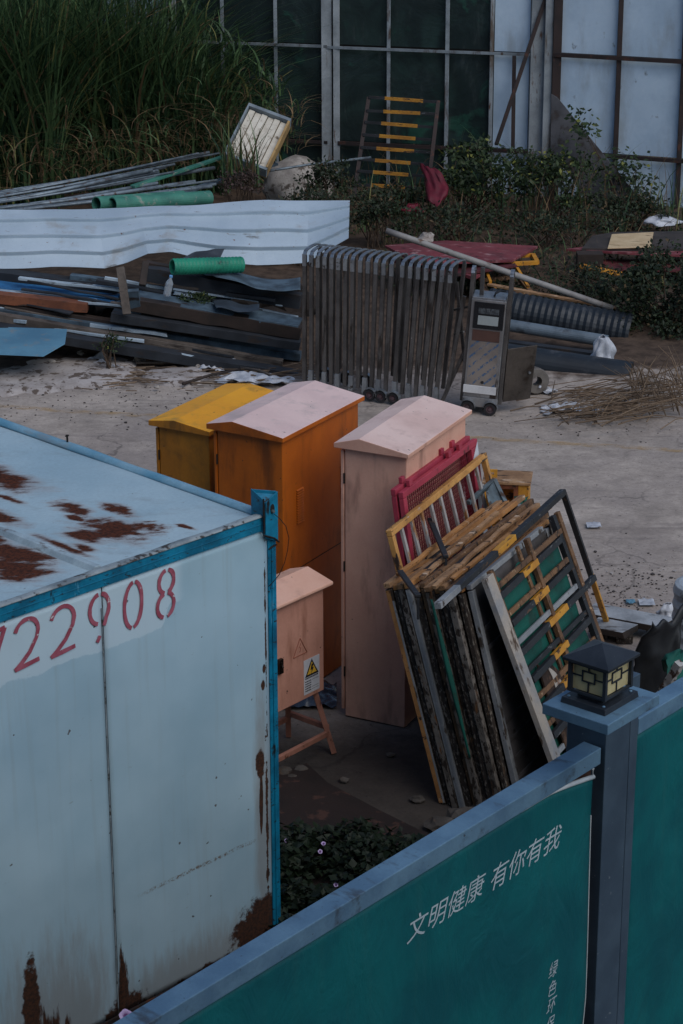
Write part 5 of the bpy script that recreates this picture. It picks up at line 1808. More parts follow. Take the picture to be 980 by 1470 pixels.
bag(864, 516, 22.75, .24, .24, 'crumpled white bag hanging over the end of the black pipe', 3)
redbag = worn('red_bag', srgb(104, 26, 42), srgb(76, 20, 32), 5, (), .6, bump=.3)
RB = [at(603, 234, 28.9), at(622, 240, 28.7), at(636, 290, 28.3), at(611, 288, 28.3)]
b = MB()
b.grid(lambda u, v: RB[0].lerp(RB[1], u).lerp(RB[3].lerp(RB[2], u), v) + Vector((.10 * math.sin(v * 3.1) * (u + .2) + .03 * mnoise.noise(Vector((u * 4, v * 4, 2))), -.22 * math.sin(u * 3.1) * (.4 + .6 * v) + .09 * mnoise.noise(Vector((u * 4, v * 3, 8))), .04 * mnoise.noise(Vector((u * 3, v * 3, 5))))), 14, 20)
tag(b.build('tarp_scrap', redbag, smooth=True, solid=.006), 'folded dark red tarp standing among the weeds beside the yellow-runged frame', 'tarp')
bag(592, 304, 28.8, .26, .10, 'flat scrap of red plastic low in the weeds', 9, worn('red_scrap', srgb(150, 44, 62), srgb(110, 32, 46), 5, (), .5, bump=.3))
bag(958, 884, 15.9, .14, .10, 'white crumpled bag scrap beside the drum and rubber sheet', 12)
bag(950, 320, 28.3, .42, .09, 'pale blue-white plastic sack at the foot of the white shed wall', 15)

def leaf(mb, p, size, nrm, mi=0, aspect=.6, fold=.2):
    nrm = Vector(nrm).normalized()
    a = Vector((R.gauss(0, 1), R.gauss(0, 1), R.gauss(0, 1)))
    x = a.cross(nrm)
    if x.length < 1e-3:
        x = Vector((1, 0, 0))
    x.normalize()
    y = nrm.cross(x)
    w_ = size * aspect * .5
    p = Vector(p)
    mb.add([p, p + x * size * .45 + y * w_ + nrm * fold * size * .3, p + x * size, p + x * size * .45 - y * w_ + nrm * fold * size * .3], [(0, 1, 2), (0, 2, 3)], mi)


def leaf_mat(name, c1, c2, c3=None, rough=.55):
    M = Mat(name, rough, 0, .3)
    gi = M.n('ShaderNodeNewGeometry')
    r = gi.outputs['Random Per Island']
    col = M.mix(M.step(r, 0, 1), c1, c2)
    if c3:
        col = M.mix(M.step(r, .93, .95), col, c3)
    tr = M.n('ShaderNodeBsdfTranslucent')
    M.put(tr.inputs[0], col)
    mx = M.n('ShaderNodeMixShader')
    mx.inputs[0].default_value = .22
    M.base(col)
    M.nt.links.new(M.b.outputs[0], mx.inputs[1])
    M.nt.links.new(tr.outputs[0], mx.inputs[2])
    M.nt.links.new(mx.outputs[0], M.nt.nodes['Material Output'].inputs['Surface'])
    return M.m


# ================================================================== sheds behind
LW = lambda px: 31.9 - (px - 243) / 522 * 1.25        # distance of the dark glazed wall
RW = lambda px: 30.5 - (px - 790) / 190 * .62          # distance of the white shed wall
galv = worn('old_galvanised_post', srgb(160, 166, 170), srgb(122, 128, 132), 2, [(srgb(96, 84, 74), .25, 5, (1, 1, .2), .06), (srgb(90, 60, 44), .12, 9, (1, 1, .3), .05)], .6, .2, grain=.25)
galp = worn('thin_pale_bar', srgb(142, 150, 156), srgb(104, 112, 118), 3, [(srgb(80, 66, 58), .25, 6, (1, 1, .25), .06)], .6, .2, grain=.25)


def film_wall():
    M = Mat('dark_green_film', .28, 0, .5)
    n = M.noise(1.3, 5, .6, vec=M.obj, dist=1.0)
    d = M.noise(7, 6, .65, vec=M.obj, stretch=(1, 1, .25))
    n2 = M.noise(.8, 4, .6, vec=M.obj, dist=2.2)
    col = M.mix(M.step(n, .4, .75), srgb(30, 42, 42), srgb(46, 66, 62))
    col = M.mix(M.math('MULTIPLY', M.step(n2, .56, .66), .55), col, srgb(46, 92, 76))
    col = M.mix(M.math('MULTIPLY', M.step(d, .55, .75), .35), col, srgb(86, 92, 90))
    M.rough(M.math('ADD', .22, M.math('MULTIPLY', d, .3)))
    M.bump(n2, .5, .05)
    return M.base(col)


filmw = film_wall()
whw = worn('white_film_panel', srgb(192, 210, 226), srgb(174, 194, 212), 1.6, [(srgb(130, 138, 146), .06, 9, (1, 1, .5), .05), (srgb(160, 172, 182), .2, 2.5, (1, 1, .35), .12)], .55, grain=.12, bump=.3, gscale=18)
rsty = worn('rusty_angle_iron', srgb(54, 42, 40), srgb(40, 34, 34), 4, [(srgb(80, 50, 40), .2, 9, None, .06)], .75, grain=.3)
TOPW = 5.2


def wl(px, z, off=0.0):
    """point on the glazed wall line at picture column px, height z"""
    p = at(px, 200, LW(px) - off)
    return Vector((p.x, p.y, z))


def wr_(px, z, off=0.0):
    p = at(px, 200, RW(px) - off)
    return Vector((p.x, p.y, z))


def zat(py, Y):
    return at(490, py, Y).z


gb_ = thing('glazed_shed', 'long dark shed wall glazed with green film between pale posts', 'shed', wl(470, 0))
zb_hi, zb_lo = zat(66, 31.3), zat(212, 30.9)
cols = [(243, .07, 0), (254, .07, 0), (322, .05, 1), (397, .05, 1), (469, .14, 0), (483, .09, 0), (557, .05, 1), (640, .055, 1), (703, .05, 0), (770, .22, 0), (60, .07, 0), (150, .05, 1)]
for (px, w__, kind_) in cols:
    b = MB()
    b.beam(wl(px, -.1, .06), wl(px, TOPW, .06), w__, .07 if kind_ == 0 else .05, (0, 1, 0))
    b.build('post', galp if kind_ else galv, gb_, bevel=.005, world=True)
allx = sorted(c[0] for c in cols)
spans = [(-40, 60), (60, 150), (150, 243), (254, 322), (322, 397), (397, 469), (483, 557), (557, 640), (640, 703)]
for (xa, xb) in spans:
    for (za, zc) in ((-.1, zb_lo - .02), (zb_lo + .02, zb_hi - .02), (zb_hi + .02, TOPW)):
        b = MB()

        def pan(u, v, xa=xa, xb=xb, za=za, zc=zc):
            p = wl(xa + (xb - xa) * u, za + (zc - za) * v)
            e = min(u, 1 - u, v, 1 - v)
            p.y += .05 * min(1, e * 6) * mnoise.noise(Vector((p.x * 1.6, p.z * 1.2, xa)))
            return p
        b.grid(pan, 12, 16)
        b.build('film_panel', whw if (xa, za > zb_hi) == (150, True) else filmw, gb_, smooth=True, world=True)
for (xa, xb, z, m_, h) in ((243, 470, zb_hi, galp, .035), (470, 765, zb_hi - .01, galp, .035), (485, 765, zb_lo, rsty, .05), (-40, 470, zb_lo, rsty, .04)):
    b = MB(); b.beam(wl(xa, z, .09), wl(xb, z, .09), .03, h); b.build('cross_bar', m_, gb_, world=True)
for (xa, xb) in ((707, 757),):
    for (za, zc) in ((zb_lo + .02, zb_hi - .03), (zb_hi + .01, TOPW), (-.1, zb_lo - .02)):
        b = MB()

        def pan2(u, v, xa=xa, xb=xb, za=za, zc=zc):
            p = wl(xa + (xb - xa) * u, za + (zc - za) * v, .02)
            p.y += .02 * mnoise.noise(Vector((p.x * 3, p.z * 2, 1)))
            return p
        b.grid(pan2, 8, 14)
        b.build('white_panel', whw, gb_, smooth=True, world=True)
b = MB(); b.beam(at(787, -14, 30.55), at(712, 208, 30.3), .05, .04, (0, 1, 0)); b.build('diagonal_brace', rsty, gb_, world=True)
b = MB(); b.beam(at(738, 80, 30.6), at(736, 212, 30.5), .05, .04, (0, 1, 0)); b.build('stud', rsty, gb_, world=True)

ws = thing('white_shed', 'white panelled shed wall in a rusty steel grid at the right', 'shed', wr_(880, 0))
rz_hi, rz_lo = zat(83, 30.2), zat(228, 30.0)
gxs = [796, 884, 976, 1070, 1160]
for px in gxs:
    b = MB(); b.beam(wr_(px, -.1, .05), wr_(px, TOPW, .05), .06 if px != 796 else .11, .05, (0, 1, 0)); b.build('frame_upright', rsty, ws, world=True)
for z in (rz_hi, rz_lo):
    b = MB(); b.beam(wr_(790, z, .085), wr_(1165, z, .085), .03, .05); b.build('frame_rail', rsty, ws, world=True)
for i in range(len(gxs) - 1):
    for (za, zc) in ((-.1, rz_lo - .02), (rz_lo + .02, rz_hi - .02), (rz_hi + .02, TOPW)):
        b = MB()

        def pan3(u, v, xa=gxs[i], xb=gxs[i + 1], za=za, zc=zc):
            p = wr_(xa + (xb - xa) * u, za + (zc - za) * v)
            e = min(u, 1 - u, v, 1 - v)
            p.y += .03 * min(1, e * 5) * mnoise.noise(Vector((p.x * 1.8, p.z * 1.4, i + za)))
            return p
        b.grid(pan3, 12, 14)
        b.build('white_panel', whw, ws, smooth=True, world=True)
b = MB(); b.beam(wr_(783, -.1, .0), wr_(783, TOPW, .0), .10, .14, (0, 1, 0)); b.build('corner_post', galv, ws, world=True)
# the roofless top keeps the inside dark
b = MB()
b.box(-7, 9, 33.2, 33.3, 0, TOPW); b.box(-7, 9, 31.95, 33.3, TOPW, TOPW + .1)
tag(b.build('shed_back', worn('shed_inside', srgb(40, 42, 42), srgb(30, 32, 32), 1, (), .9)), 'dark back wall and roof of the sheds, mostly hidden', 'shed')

# dark perforated ramp plates against the shed
dkp = worn('dark_plate', srgb(78, 78, 82), srgb(58, 58, 62), 3, [(srgb(50, 44, 42), .3, 6, None, .08)], .7, .2, grain=.35, gscale=120, bump=.4)
for pts, lab, Y0 in (([(791, 136), (800, 141), (934, 306), (870, 322), (790, 216)], 'large dark steel ramp plate leaning on the white shed wall', 29.75),):
    P_ = [at(x, y, Y0 - (y - 140) / 180 * .35) for x, y in pts]
    b = MB(); b.poly(P_, (0, .03, .01)); tag(b.build('ramp_plate', dkp), lab, 'steel plate')

ylwd = worn('dull_yellow', srgb(176, 124, 44), srgb(150, 102, 40), 6, [(srgb(70, 50, 36), .26, 22, (.3, 1, 1), .03)], .6, grain=.25)
# frame with yellow rungs standing by the glazing
lad = thing('rung_frame', 'black barrier frame with nine yellow rungs leaning on the dark glazed wall', 'barrier', at(520, 283, 29.6))
YL = lambda y: 30.35 - (y - 140) / 145 * .75
for (xa, ya, xb, yb) in ((529, 140, 507, 286), (629, 145, 612, 290)):
    b = MB(); b.beam(at(xa, ya, YL(ya)), at(xb, yb, YL(yb)), .05, .04, (0, 1, 0)); b.build('post', rsty, lad, world=True)
for (xa, ya, xb, yb) in ((552, 141, 607, 145), (550, 160, 603, 162.5), (547, 177, 599, 181), (544, 195, 596, 199), (540, 213, 594, 217), (538, 230, 589, 234), (535, 247, 586, 251), (533, 266, 581, 269), (532, 282, 579, 286)):
    k = (ya - 141) / 141
    l_, r_ = 529 - 22 * k, 629 - 17 * k
    sl = (yb - ya) / (xb - xa)
    b = MB()
    for q, (x0, x1, mi) in enumerate(((l_, xa, 0), (xa, xb, 1), (xb, r_, 0))):
        b.beam(at(x0, ya + sl * (x0 - xa), YL(ya) - .02), at(x1, ya + sl * (x1 - xa), YL(ya) - .02), .035, .032 if mi == 0 else .04, (0, 0, 1), mi)
    b.build('rung', [blkw, ylwd], lad, world=True)

# ================================================================== vegetation
def blade(mb, p, h, lean_dir, lean, wd, mi):
    n = 5
    side = Vector((-lean_dir.y, lean_dir.x, 0))
    tw = R.uniform(-.8, .8)
    side = (side * math.cos(tw) + lean_dir * math.sin(tw))
    o = len(mb.v)
    for k in range(n + 1):
        t = k / n
        q = p + lean_dir * (lean * t ** 2.2) + Vector((0, 0, h * (t - .28 * (lean / h) * t ** 3)))
        w_ = wd * (1 - t ** 2) * (.55 + .45 * min(1, t * 4)) * .5
        mb.v += [q - side * w_, q + side * w_]
    for k in range(n):
        mb.f.append((o + 2 * k, o + 2 * k + 1, o + 2 * k + 3, o + 2 * k + 2)); mb.mi.append(mi)


grm = leaf_mat('tall_grass_blade', srgb(36, 60, 42), srgb(100, 128, 84), srgb(136, 132, 82), .45)
dry = leaf_mat('dry_grass_blade', srgb(140, 114, 84), srgb(96, 80, 60), None, .7)
b = MB()


def grass_top(px):      # picture row of the crown of the clump
    return -150 if px < 210 else (-150 + (px - 210) * 1.9 if px < 290 else (2 + (px - 290) * 1.05))


cnt = 0
while cnt < 7600:
    px = R.uniform(-160, 430)
    py = R.uniform(205, 300 if px < 90 else (282 if px < 330 else 262))
    p = gd(px, py)
    p.y += R.uniform(-.15, .15)
    if p.y > 31.6:
        continue
    topz = at(px, grass_top(px) + R.gauss(0, 16), p.y).z
    h = topz * R.uniform(.45, 1.0)
    low = R.random() < .22
    if low:
        h *= R.uniform(.3, .6)
    h = max(.25, min(h, 3.6))
    cnt += 1
    a = R.uniform(0, 2 * math.pi)
    ld = Vector((math.cos(a), math.sin(a) - .35, 0)).normalized()
    nb = 1
    blade(b, p, h, ld, h * R.uniform(.12, .85), R.uniform(.022, .052), 1 if (R.random() < .035) else 0)
# drooping dead leaves along the skirt of the clump
for i in range(850):
    px = R.uniform(-120, 440)
    yl = 292 - max(0, px) * .17
    Y = R.uniform(28.7, 30.2)
    p = at(px, R.uniform(yl - 70, yl + 6) if R.random() < .8 else R.uniform(yl - 130, yl), Y)
    p.z = max(.02, p.z)
    a = R.uniform(0, 2 * math.pi)
    ld = Vector((math.cos(a), math.sin(a) - .8, 0)).normalized()
    h = R.uniform(.12, .5)
    blade(b, p, h, ld, h * R.uniform(.9, 2.4), R.uniform(.012, .026), 1 if R.random() < .66 else 0)
# leaves higher up hanging out from stems
for i in range(3400):
    px = R.uniform(-150, 410)
    p0_ = gd(px, R.uniform(225, 285))
    tz = at(px, grass_top(px), p0_.y).z
    z = R.uniform(.35, max(.5, min(3.2, tz * .95)))
    a = R.uniform(0, 2 * math.pi)
    ld = Vector((math.cos(a), math.sin(a) - .5, 0)).normalized()
    h = R.uniform(.3, .7)
    blade(b, Vector((p0_.x, p0_.y, z)), h, ld, h * R.uniform(.7, 1.5), R.uniform(.02, .038), 1 if R.random() < .05 else 0)
for i in range(90):      # stems growing up in front of the crate
    p = gd(0, 0)
    p = at(R.uniform(318, 372), 268, R.uniform(26.9, 27.3))
    a = R.uniform(0, 6.28)
    p.z = max(p.z, 0)
    h = R.uniform(.35, 1.0)
    blade(b, p, h, Vector((math.cos(a), math.sin(a), 0)), h * R.uniform(.1, .5), R.uniform(.014, .028), 1 if R.random() < .2 else 0)
kind(b.build('tall_grass', [grm, dry], smooth=True), 'stuff', 'dense tall cane grass with dry leaves along its foot', 'grass')

bush1 = leaf_mat('bush_leaf', srgb(32, 46, 28), srgb(60, 76, 44), srgb(128, 130, 62))
bush2 = leaf_mat('weed_leaf', srgb(30, 40, 28), srgb(54, 66, 42), srgb(96, 80, 56))
twig = worn('twig', srgb(84, 68, 54), srgb(62, 50, 42), 20, (), .9)
petal = worn('white_floret', srgb(214, 214, 214), srgb(196, 196, 200), 30, (), .6)


def bush(px, py, Y, rx, ry, rz, nleaf, lsize, label, m_=None, florets=0, name='bush', stems=26, zc=None):
    c = at(px, py, Y)
    t = thing(name, label, name, (c.x, Y, 0))
    b = MB()
    cz0 = c.z if zc is None else zc
    clumps = []
    for i in range(26):
        a, e = R.uniform(0, 6.28), R.uniform(-.6, 1.4)
        r_ = R.uniform(.35, 1.0)
        clumps.append((Vector((math.cos(a) * math.cos(e) * rx * r_, math.sin(a) * math.cos(e) * ry * r_, math.sin(e) * rz * r_)), R.uniform(.18, .42)))
    for i in range(int(nleaf * .62)):
        cc, cr = R.choice(clumps)
        d = Vector((R.gauss(0, 1), R.gauss(0, 1), R.gauss(0, 1))).normalized() * R.random() ** .5 * cr
        p = Vector((c.x, Y, cz0)) + cc + Vector((d.x * rx * 1.1, d.y * ry * 1.1, d.z * rz * 1.1))
        if p.z < .03:
            p.z = .03 + R.random() * .12
        leaf(b, p, lsize * R.uniform(.6, 1.3), (R.gauss(0, .8), R.gauss(-.25, .8), .8), 0, .55)
    b.build('leaves', m_ or bush1, t, world=True)
    b = MB()
    for i in range(stems):
        cc, cr = R.choice(clumps)
        e = Vector((c.x, Y, cz0)) + cc * 1.05 + Vector((0, 0, .1))
        s_ = Vector((c.x + R.uniform(-.4, .4) * rx, Y + R.uniform(-.3, .3) * ry, 0))
        b.tube([s_, s_.lerp(e, .5) + Vector((R.uniform(-.08, .08), R.uniform(-.08, .08), .06)), e], [.008, .006, .002], 5)
    b.build('stems', twig, t, world=True)
    if florets > 60:
        b = MB()
        for i in range(florets):
            cc, cr = R.choice(clumps)
            p = Vector((c.x, Y, cz0)) + cc * R.uniform(.8, 1.2) + Vector((0, -.1, .08))
            for k in range(4):
                leaf(b, p, .015, (R.gauss(0, .3), -.4 + R.gauss(0, .3), 1), 0, .8, 0)
        b.build('florets', petal, t, world=True)
    return t


bush(560, 285, 29.3, .75, .4, .16, 1500, .06, 'low dark weeds in front of the frame with yellow rungs', bush2, 8)
bush(690, 256, 29.2, .80, .55, .44, 3000, .075, 'broad leafy bush below the white panel of the glazed shed', bush1, 6)
bush(790, 270, 28.8, .75, .55, .46, 2700, .07, 'bush of yellowish leaves at the foot of the shed corner', bush1, 6)
bush(640, 320, 27.8, .9, .5, .22, 1700, .055, 'dark weeds behind the red panels and the folding gate', bush2, 10)
bush(800, 322, 27.6, .9, .5, .22, 1500, .055, 'weeds between the two piles of red panels', bush2, 10)
bush(548, 308, 27.6, .5, .4, .22, 1600, .055, 'weeds right of the white metal sheet', bush2, 6)
bush(900, 300, 28.6, .6, .45, .22, 2000, .055, 'weeds at the foot of the white shed wall', bush2, 5)
bush(930, 440, 24.3, .55, .5, .62, 6400, .055, 'dense bush with tiny white florets at the right edge', bush2, 45)
bush(985, 462, 23.9, .5, .45, .66, 4600, .055, 'dark bush cut by the right edge, behind the dry twigs', bush2, 40)
bush(860, 412, 25.2, .6, .5, .30, 2200, .05, 'weeds with white florets under the right-hand panel pile', bush2, 40)
bush(700, 425, 25.3, .6, .4, .25, 1400, .05, 'dark weeds below the red panel pile behind the gate motor', bush2, 6)
bush(345, 262, 26.9, .40, .3, .16, 1000, .045, 'brown dead weeds on top of the tube bundle beside the crate', leaf_mat('dead_weed', srgb(84, 66, 62), srgb(62, 54, 46)), 10)
bush(470, 262, 28.2, .45, .35, .28, 1700, .055, 'weeds behind the boulder at the foot of the glazed wall', bush2, 14)
bush(445, 285, 26.8, .4, .25, .12, 700, .05, 'small creeping weeds in front of the boulder', bush2, 6)
bush(160, 496, 22.55, .16, .12, .10, 420, .035, 'small grass-green tuft at the front edge of the scrap heap', bush1, 0, 'weed_tuft', 8)
bush(283, 428, 23.25, .2, .12, .06, 420, .04, 'green moss-like weeds growing behind the plastic bottle', bush1, 0, 'weed_tuft', 0)
# sapling against the white wall
sp = at(905, 250, 29.3)
t = thing('sapling', 'thin sapling with rounded leaves in front of the white shed panel', 'sapling', (sp.x, 29.3, 0))
b = MB()
tips = []
root = at(900, 318, 29.3)
for (px, py) in ((882, 232), (912, 240), (930, 262), (905, 262), (920, 285), (890, 250), (832, 172), (838, 190)):
    e = at(px, py, 29.3 + R.uniform(-.2, .2))
    b.tube([root, root.lerp(e, .5) + Vector((R.uniform(-.05, .05), 0, .05)), e], [.012, .008, .003], 6)
    tips.append(e)
b.build('stems', twig, t, world=True)
b = MB()
for e in tips:
    for i in range(60 if e.z < 2 else 30):
        leaf(b, e + Vector((R.gauss(0, .10), R.gauss(0, .09), R.gauss(0, .08))), R.uniform(.05, .09), (R.gauss(0, .6), -.5 + R.gauss(0, .5), 1), 0, .65)
b.build('leaves', bush1, t, world=True)

# low weeds and litter carpeting the bank between the heaps and the sheds
b = MB()
for i in range(6500):
    px, py = R.uniform(380, 1080), R.uniform(250, 430)
    if py > 345 and px < 545:
        continue
    p = gd(px, py)
    d = mnoise.noise(Vector((p.x * 1.1, p.y * .8, 2)))
    if R.random() > .62 + d:
        continue
    leaf(b, p + Vector((0, 0, .05 + .18 * R.random() ** 2)), R.uniform(.04, .09), (R.gauss(0, .7), R.gauss(-.2, .7), 1), 0, .5)
kind(b.build('undergrowth', bush2), 'stuff', 'low dark undergrowth covering the bank in front of the sheds', 'undergrowth')
b = MB()
for i in range(1600):
    px, py = R.uniform(380, 1080), R.uniform(245, 420)
    if py > 345 and px < 545:
        continue
    p = gd(px, py)
    a = R.uniform(0, 6.28)
    blade(b, p, R.uniform(.15, .5), Vector((math.cos(a), math.sin(a), 0)), R.uniform(.1, .4), R.uniform(.008, .02), 1 if R.random() < .35 else 0)
for i in range(520):      # ragged taller weeds
    px, py = R.uniform(480, 1000), R.uniform(248, 345)
    p = gd(px, py)
    a = R.uniform(0, 6.28)
    h = R.uniform(.35, 1.05) * (1.15 if px > 640 else .8)
    blade(b, p, h, Vector((math.cos(a), math.sin(a), 0)), h * R.uniform(.1, .6), R.uniform(.008, .022), 1 if R.random() < .45 else 0)
kind(b.build('wild_grass', [grm, dry]), 'stuff', 'thin wild grass scattered over the bank in front of the sheds', 'grass')

# dry brushwood at the right edge of the yard
brush = leaf_mat('dry_twig', srgb(140, 118, 96), srgb(96, 80, 66))
b = MB()
for i in range(230):
    px, py = R.gauss(890, 62), R.gauss(578, 15)
    if px < 755 or py > 612:
        continue
    if px > 930 and R.random() < .6:
        py -= 18
    p = gd(px, py, .02 + .16 * R.random() * (1 if px > 820 else .4))
    a = R.gauss(.15, .45) if R.random() < .75 else R.uniform(0, 3.14)
    L = R.uniform(.2, .75)
    d_ = Vector((math.cos(a), math.sin(a) * .6, R.uniform(-.05, .22)))
    pts = [p - d_ * L / 2, p + Vector((0, 0, R.uniform(-.01, .04))), p + d_ * L / 2 + Vector((R.uniform(-.05, .05), 0, R.uniform(-.02, .05)))]
    for q in pts:
        q.z = max(q.z, .008)
    r_ = R.uniform(.003, .009)
    b.tube(pts, [r_, r_ * .9, r_ * .4], 5)
for i in range(70):       # twigs arching out of the bush
    p = gd(R.uniform(905, 1010), R.uniform(555, 598), .03)
    a = R.uniform(1.7, 3.0)
    L = R.uniform(.4, .9)
    e = p + Vector((math.cos(a) * L * R.uniform(.2, .9) * (1 if R.random() < .7 else -1), R.uniform(-.1, .3), L * R.uniform(.2, .7)))
    b.tube([p, p.lerp(e, .5) + Vector((0, 0, .09)), e], [.006, .005, .002], 5)
kind(b.build('brushwood', brush), 'stuff', 'tangle of dry twigs and reeds at the right edge of the yard', 'brushwood')

# loose twigs, plastic shreds and grit in front of the heap
b = MB()
for i in range(170):
    px, py = R.uniform(100, 440), R.gauss(541, 9)
    p = gd(px, py, .02)
    a = R.uniform(-.5, .5)
    L = R.uniform(.08, .35)
    d_ = Vector((math.cos(a), math.sin(a), R.uniform(0, .06)))
    r_ = R.uniform(.003, .007)
    b.tube([p, p + d_ * L], r_, 5)
kind(b.build('twig_litter', brush), 'stuff', 'thin broken twigs littering the soil in front of the scrap heap', 'twigs')
for i, (xa, ya, xb, yb, lab) in enumerate(((262, 551, 345, 530, 'long brown stick lying in front of the scrap heap, near the cabinets'), (195, 521, 290, 524, 'thin pale stick lying by the small green tuft'), (345, 528, 395, 540, 'pale stick lying just left of the folding gate'))):
    b = MB(); A_, B_ = gd(xa, ya, .03), gd(xb, yb, .04)
    b.tube([A_, A_.lerp(B_, .5) + Vector((0, .03, .01)), B_], [.016, .014, .008], 7)
    tag(b.build('stick', wood if i else brw, smooth=True), lab, 'stick')
shred = [(148, 521, .22, .07), (165, 530, .10, .05), (350, 545, .34, .07), (390, 551, .3, .06), (300, 530, .2, .05), (335, 522, .14, .06), (810, 590, .28, .08), (850, 592, .22, .06), (906, 583, .16, .06), (775, 563, .18, .08)]
labs = ['white plastic rag lying in front of the heap near the tuft', 'small white rag just below the rag by the tuft', 'long white plastic film in front of the scrap heap, left of the gate', 'white plastic film lying beside the pink-topped orange cabinet roof line',
        'grey rag of film among the twigs by the heap', 'small whitish film close under the lowest beam', 'white film tangled in the dry twigs', 'grey-white film tangled further right in the dry twigs', 'bluish film scrap at the right of the dry twigs', 'white rag next to the pale roll behind the gate motor door']
for (x, y, w__, h__), lab in zip(shred, labs):
    p = gd(x, y)
    sd_ = R.random() * 20
    b = MB()
    b.grid(lambda u, v: p + Vector(((u - .5) * w__ * 1.6 + .05 * mnoise.noise(Vector((u * 5, v * 5, sd_))), (v - .5) * w__ * .9 + .05 * mnoise.noise(Vector((u * 6, v * 4, sd_ + 4))), .012 + h__ * max(0, .4 + mnoise.noise(Vector((u * 5, v * 5, sd_ + 8)))) * math.sin(max(0, min(1, u)) * 3.14))), 22, 12)
    tag(b.build('plastic_film', bagm, smooth=True), lab, 'plastic film')
for i, (x, y, r_, lab) in enumerate(((201, 521, .07, 'pinkish stone lying right of the green tuft'), (285, 530, .035, 'pink scrap of brick among the twigs'), (75, 524, .04, 'dark stone lying below the teal sheet'), (118, 512, .05, 'grey stone at the end of the teal sheet'), (225, 560, .03, 'blue-grey pebble above the yellow cabinet'))):
    p = gd(x, y); b = MB(); b.rock(p + Vector((0, 0, r_ * .35 + .02)), r_, i + 60); tag(b.build('stone', rk), lab, 'stone')

# grit over the paved yard
gr1 = worn('grit_dark', srgb(70, 64, 62), srgb(52, 48, 46), 30, (), .9)
gr2 = worn('grit_pale', srgb(168, 162, 158), srgb(140, 132, 128), 30, (), .9)
b = MB()
for i in range(900):
    k_ = R.random()
    if k_ < .45:
        px, py = R.uniform(-20, 420), R.gauss(572, 22)
    elif k_ < .6:
        px, py = R.uniform(420, 1000), R.gauss(612, 14)
    else:
        px, py = R.gauss(905, 60), R.gauss(845, 28)
    if not 545 < py < 1010:
        continue
    p = gd(px, py)
    s_ = R.uniform(.003, .011) * (2.0 if R.random() < .06 else 1)
    a = R.uniform(0, 6.28)
    q = [Vector((p.x + s_ * R.uniform(.6, 1.3) * math.cos(a + k * 1.57), p.y + s_ * R.uniform(.6, 1.3) * math.sin(a + k * 1.57), gz(p.x, p.y) + .002)) for k in range(4)]
    b.hexa(q + [v + Vector((0, 0, s_ * .5)) for v in q], 0 if R.random() < .72 else 1)
kind(b.build('grit', [gr1, gr2]), 'stuff', 'grit and small debris scattered over the concrete yard', 'debris')
for i, (x, y, lab, m_) in enumerate(((905, 865, 'small blue scrap of film on the bare yard above the long plank', teal), (928, 866, 'white scrap of film on the bare yard left of the drum', bagm), (852, 755, 'pale flattened film lying on the yard beyond the prop leg', bagm))):
    p = gd(x, y)
    b = MB(); b.grid(lambda u, v: p + Vector(((u - .5) * (.07 if i == 0 else .12), (v - .5) * (.08 if i == 0 else .12), .01 + .025 * max(0, mnoise.noise(Vector((u * 4, v * 4, i)))))), 10, 8)
    tag(b.build('film_scrap', m_, smooth=True), lab, 'film scrap')

# ================================================================== ground cover, plate and rubble near the fence
pa = [gd(300, 1160), gd(470, 1098), gd(560, 1160), gd(655, 1215), gd(640, 1300), gd(330, 1330)]
pa = [gd(392, 1118), gd(440, 1100), gd(470, 1128), gd(545, 1168), gd(640, 1215), gd(690, 1260), gd(560, 1330), gd(392, 1260)]
b = MB()
b.poly([(p.x, p.y, .012) for p in pa], (0, 0, .012))
tag(b.build('steel_plate', worn('rusty_dark_plate', srgb(42, 31, 28), srgb(33, 26, 24), 3, [(srgb(74, 50, 42), .25, 7, None, .06)], .85, grain=.35, bump=.3)), 'dark rusty steel plate lying on the ground between cabin and fence', 'steel plate')  # rusty plate, its base colour darkened further to deepen shade in the gap


vine = leaf_mat('vine_leaf', srgb(20, 31, 20), srgb(36, 48, 29))
b = MB()
gpoly = [gd(392, 1205), gd(440, 1210), gd(520, 1212), gd(600, 1225), gd(640, 1262), gd(520, 1400), gd(392, 1420)]


def inside(x, y, P):
    c = False
    for i in range(len(P)):
        a, d = P[i], P[i - 1]
        if (a.y > y) != (d.y > y) and x < (d.x - a.x) * (y - a.y) / (d.y - a.y) + a.x:
            c = not c
    return c


x0, x1, y0, y1 = min(p.x for p in gpoly), max(p.x for p in gpoly), min(p.y for p in gpoly), max(p.y for p in gpoly)
cnt = 0
while cnt < 5200:
    x, y = R.uniform(x0, x1), R.uniform(y0, y1)
    if not inside(x, y, gpoly):
        continue
    d = mnoise.noise(Vector((x * 4, y * 4, 0)))
    if R.random() > .75 + d:
        continue
    h = (.07 + .12 * max(0, .5 + d)) * R.random() ** .6
    leaf(b, (x, y, .02 + h), R.uniform(.035, .07), (R.gauss(0, .6), R.gauss(0, .6), 1), 0, .75)
    cnt += 1
kind(b.build('ground_cover', vine), 'stuff', 'low dark vine leaves covering the ground behind the fence', 'ground cover')
flw = worn('flower_petal', srgb(206, 186, 226), srgb(186, 160, 212), 30, (), .6, bump=0)
fle = worn('flower_throat', srgb(96, 48, 110), srgb(84, 40, 96), 30, (), .6, bump=0)


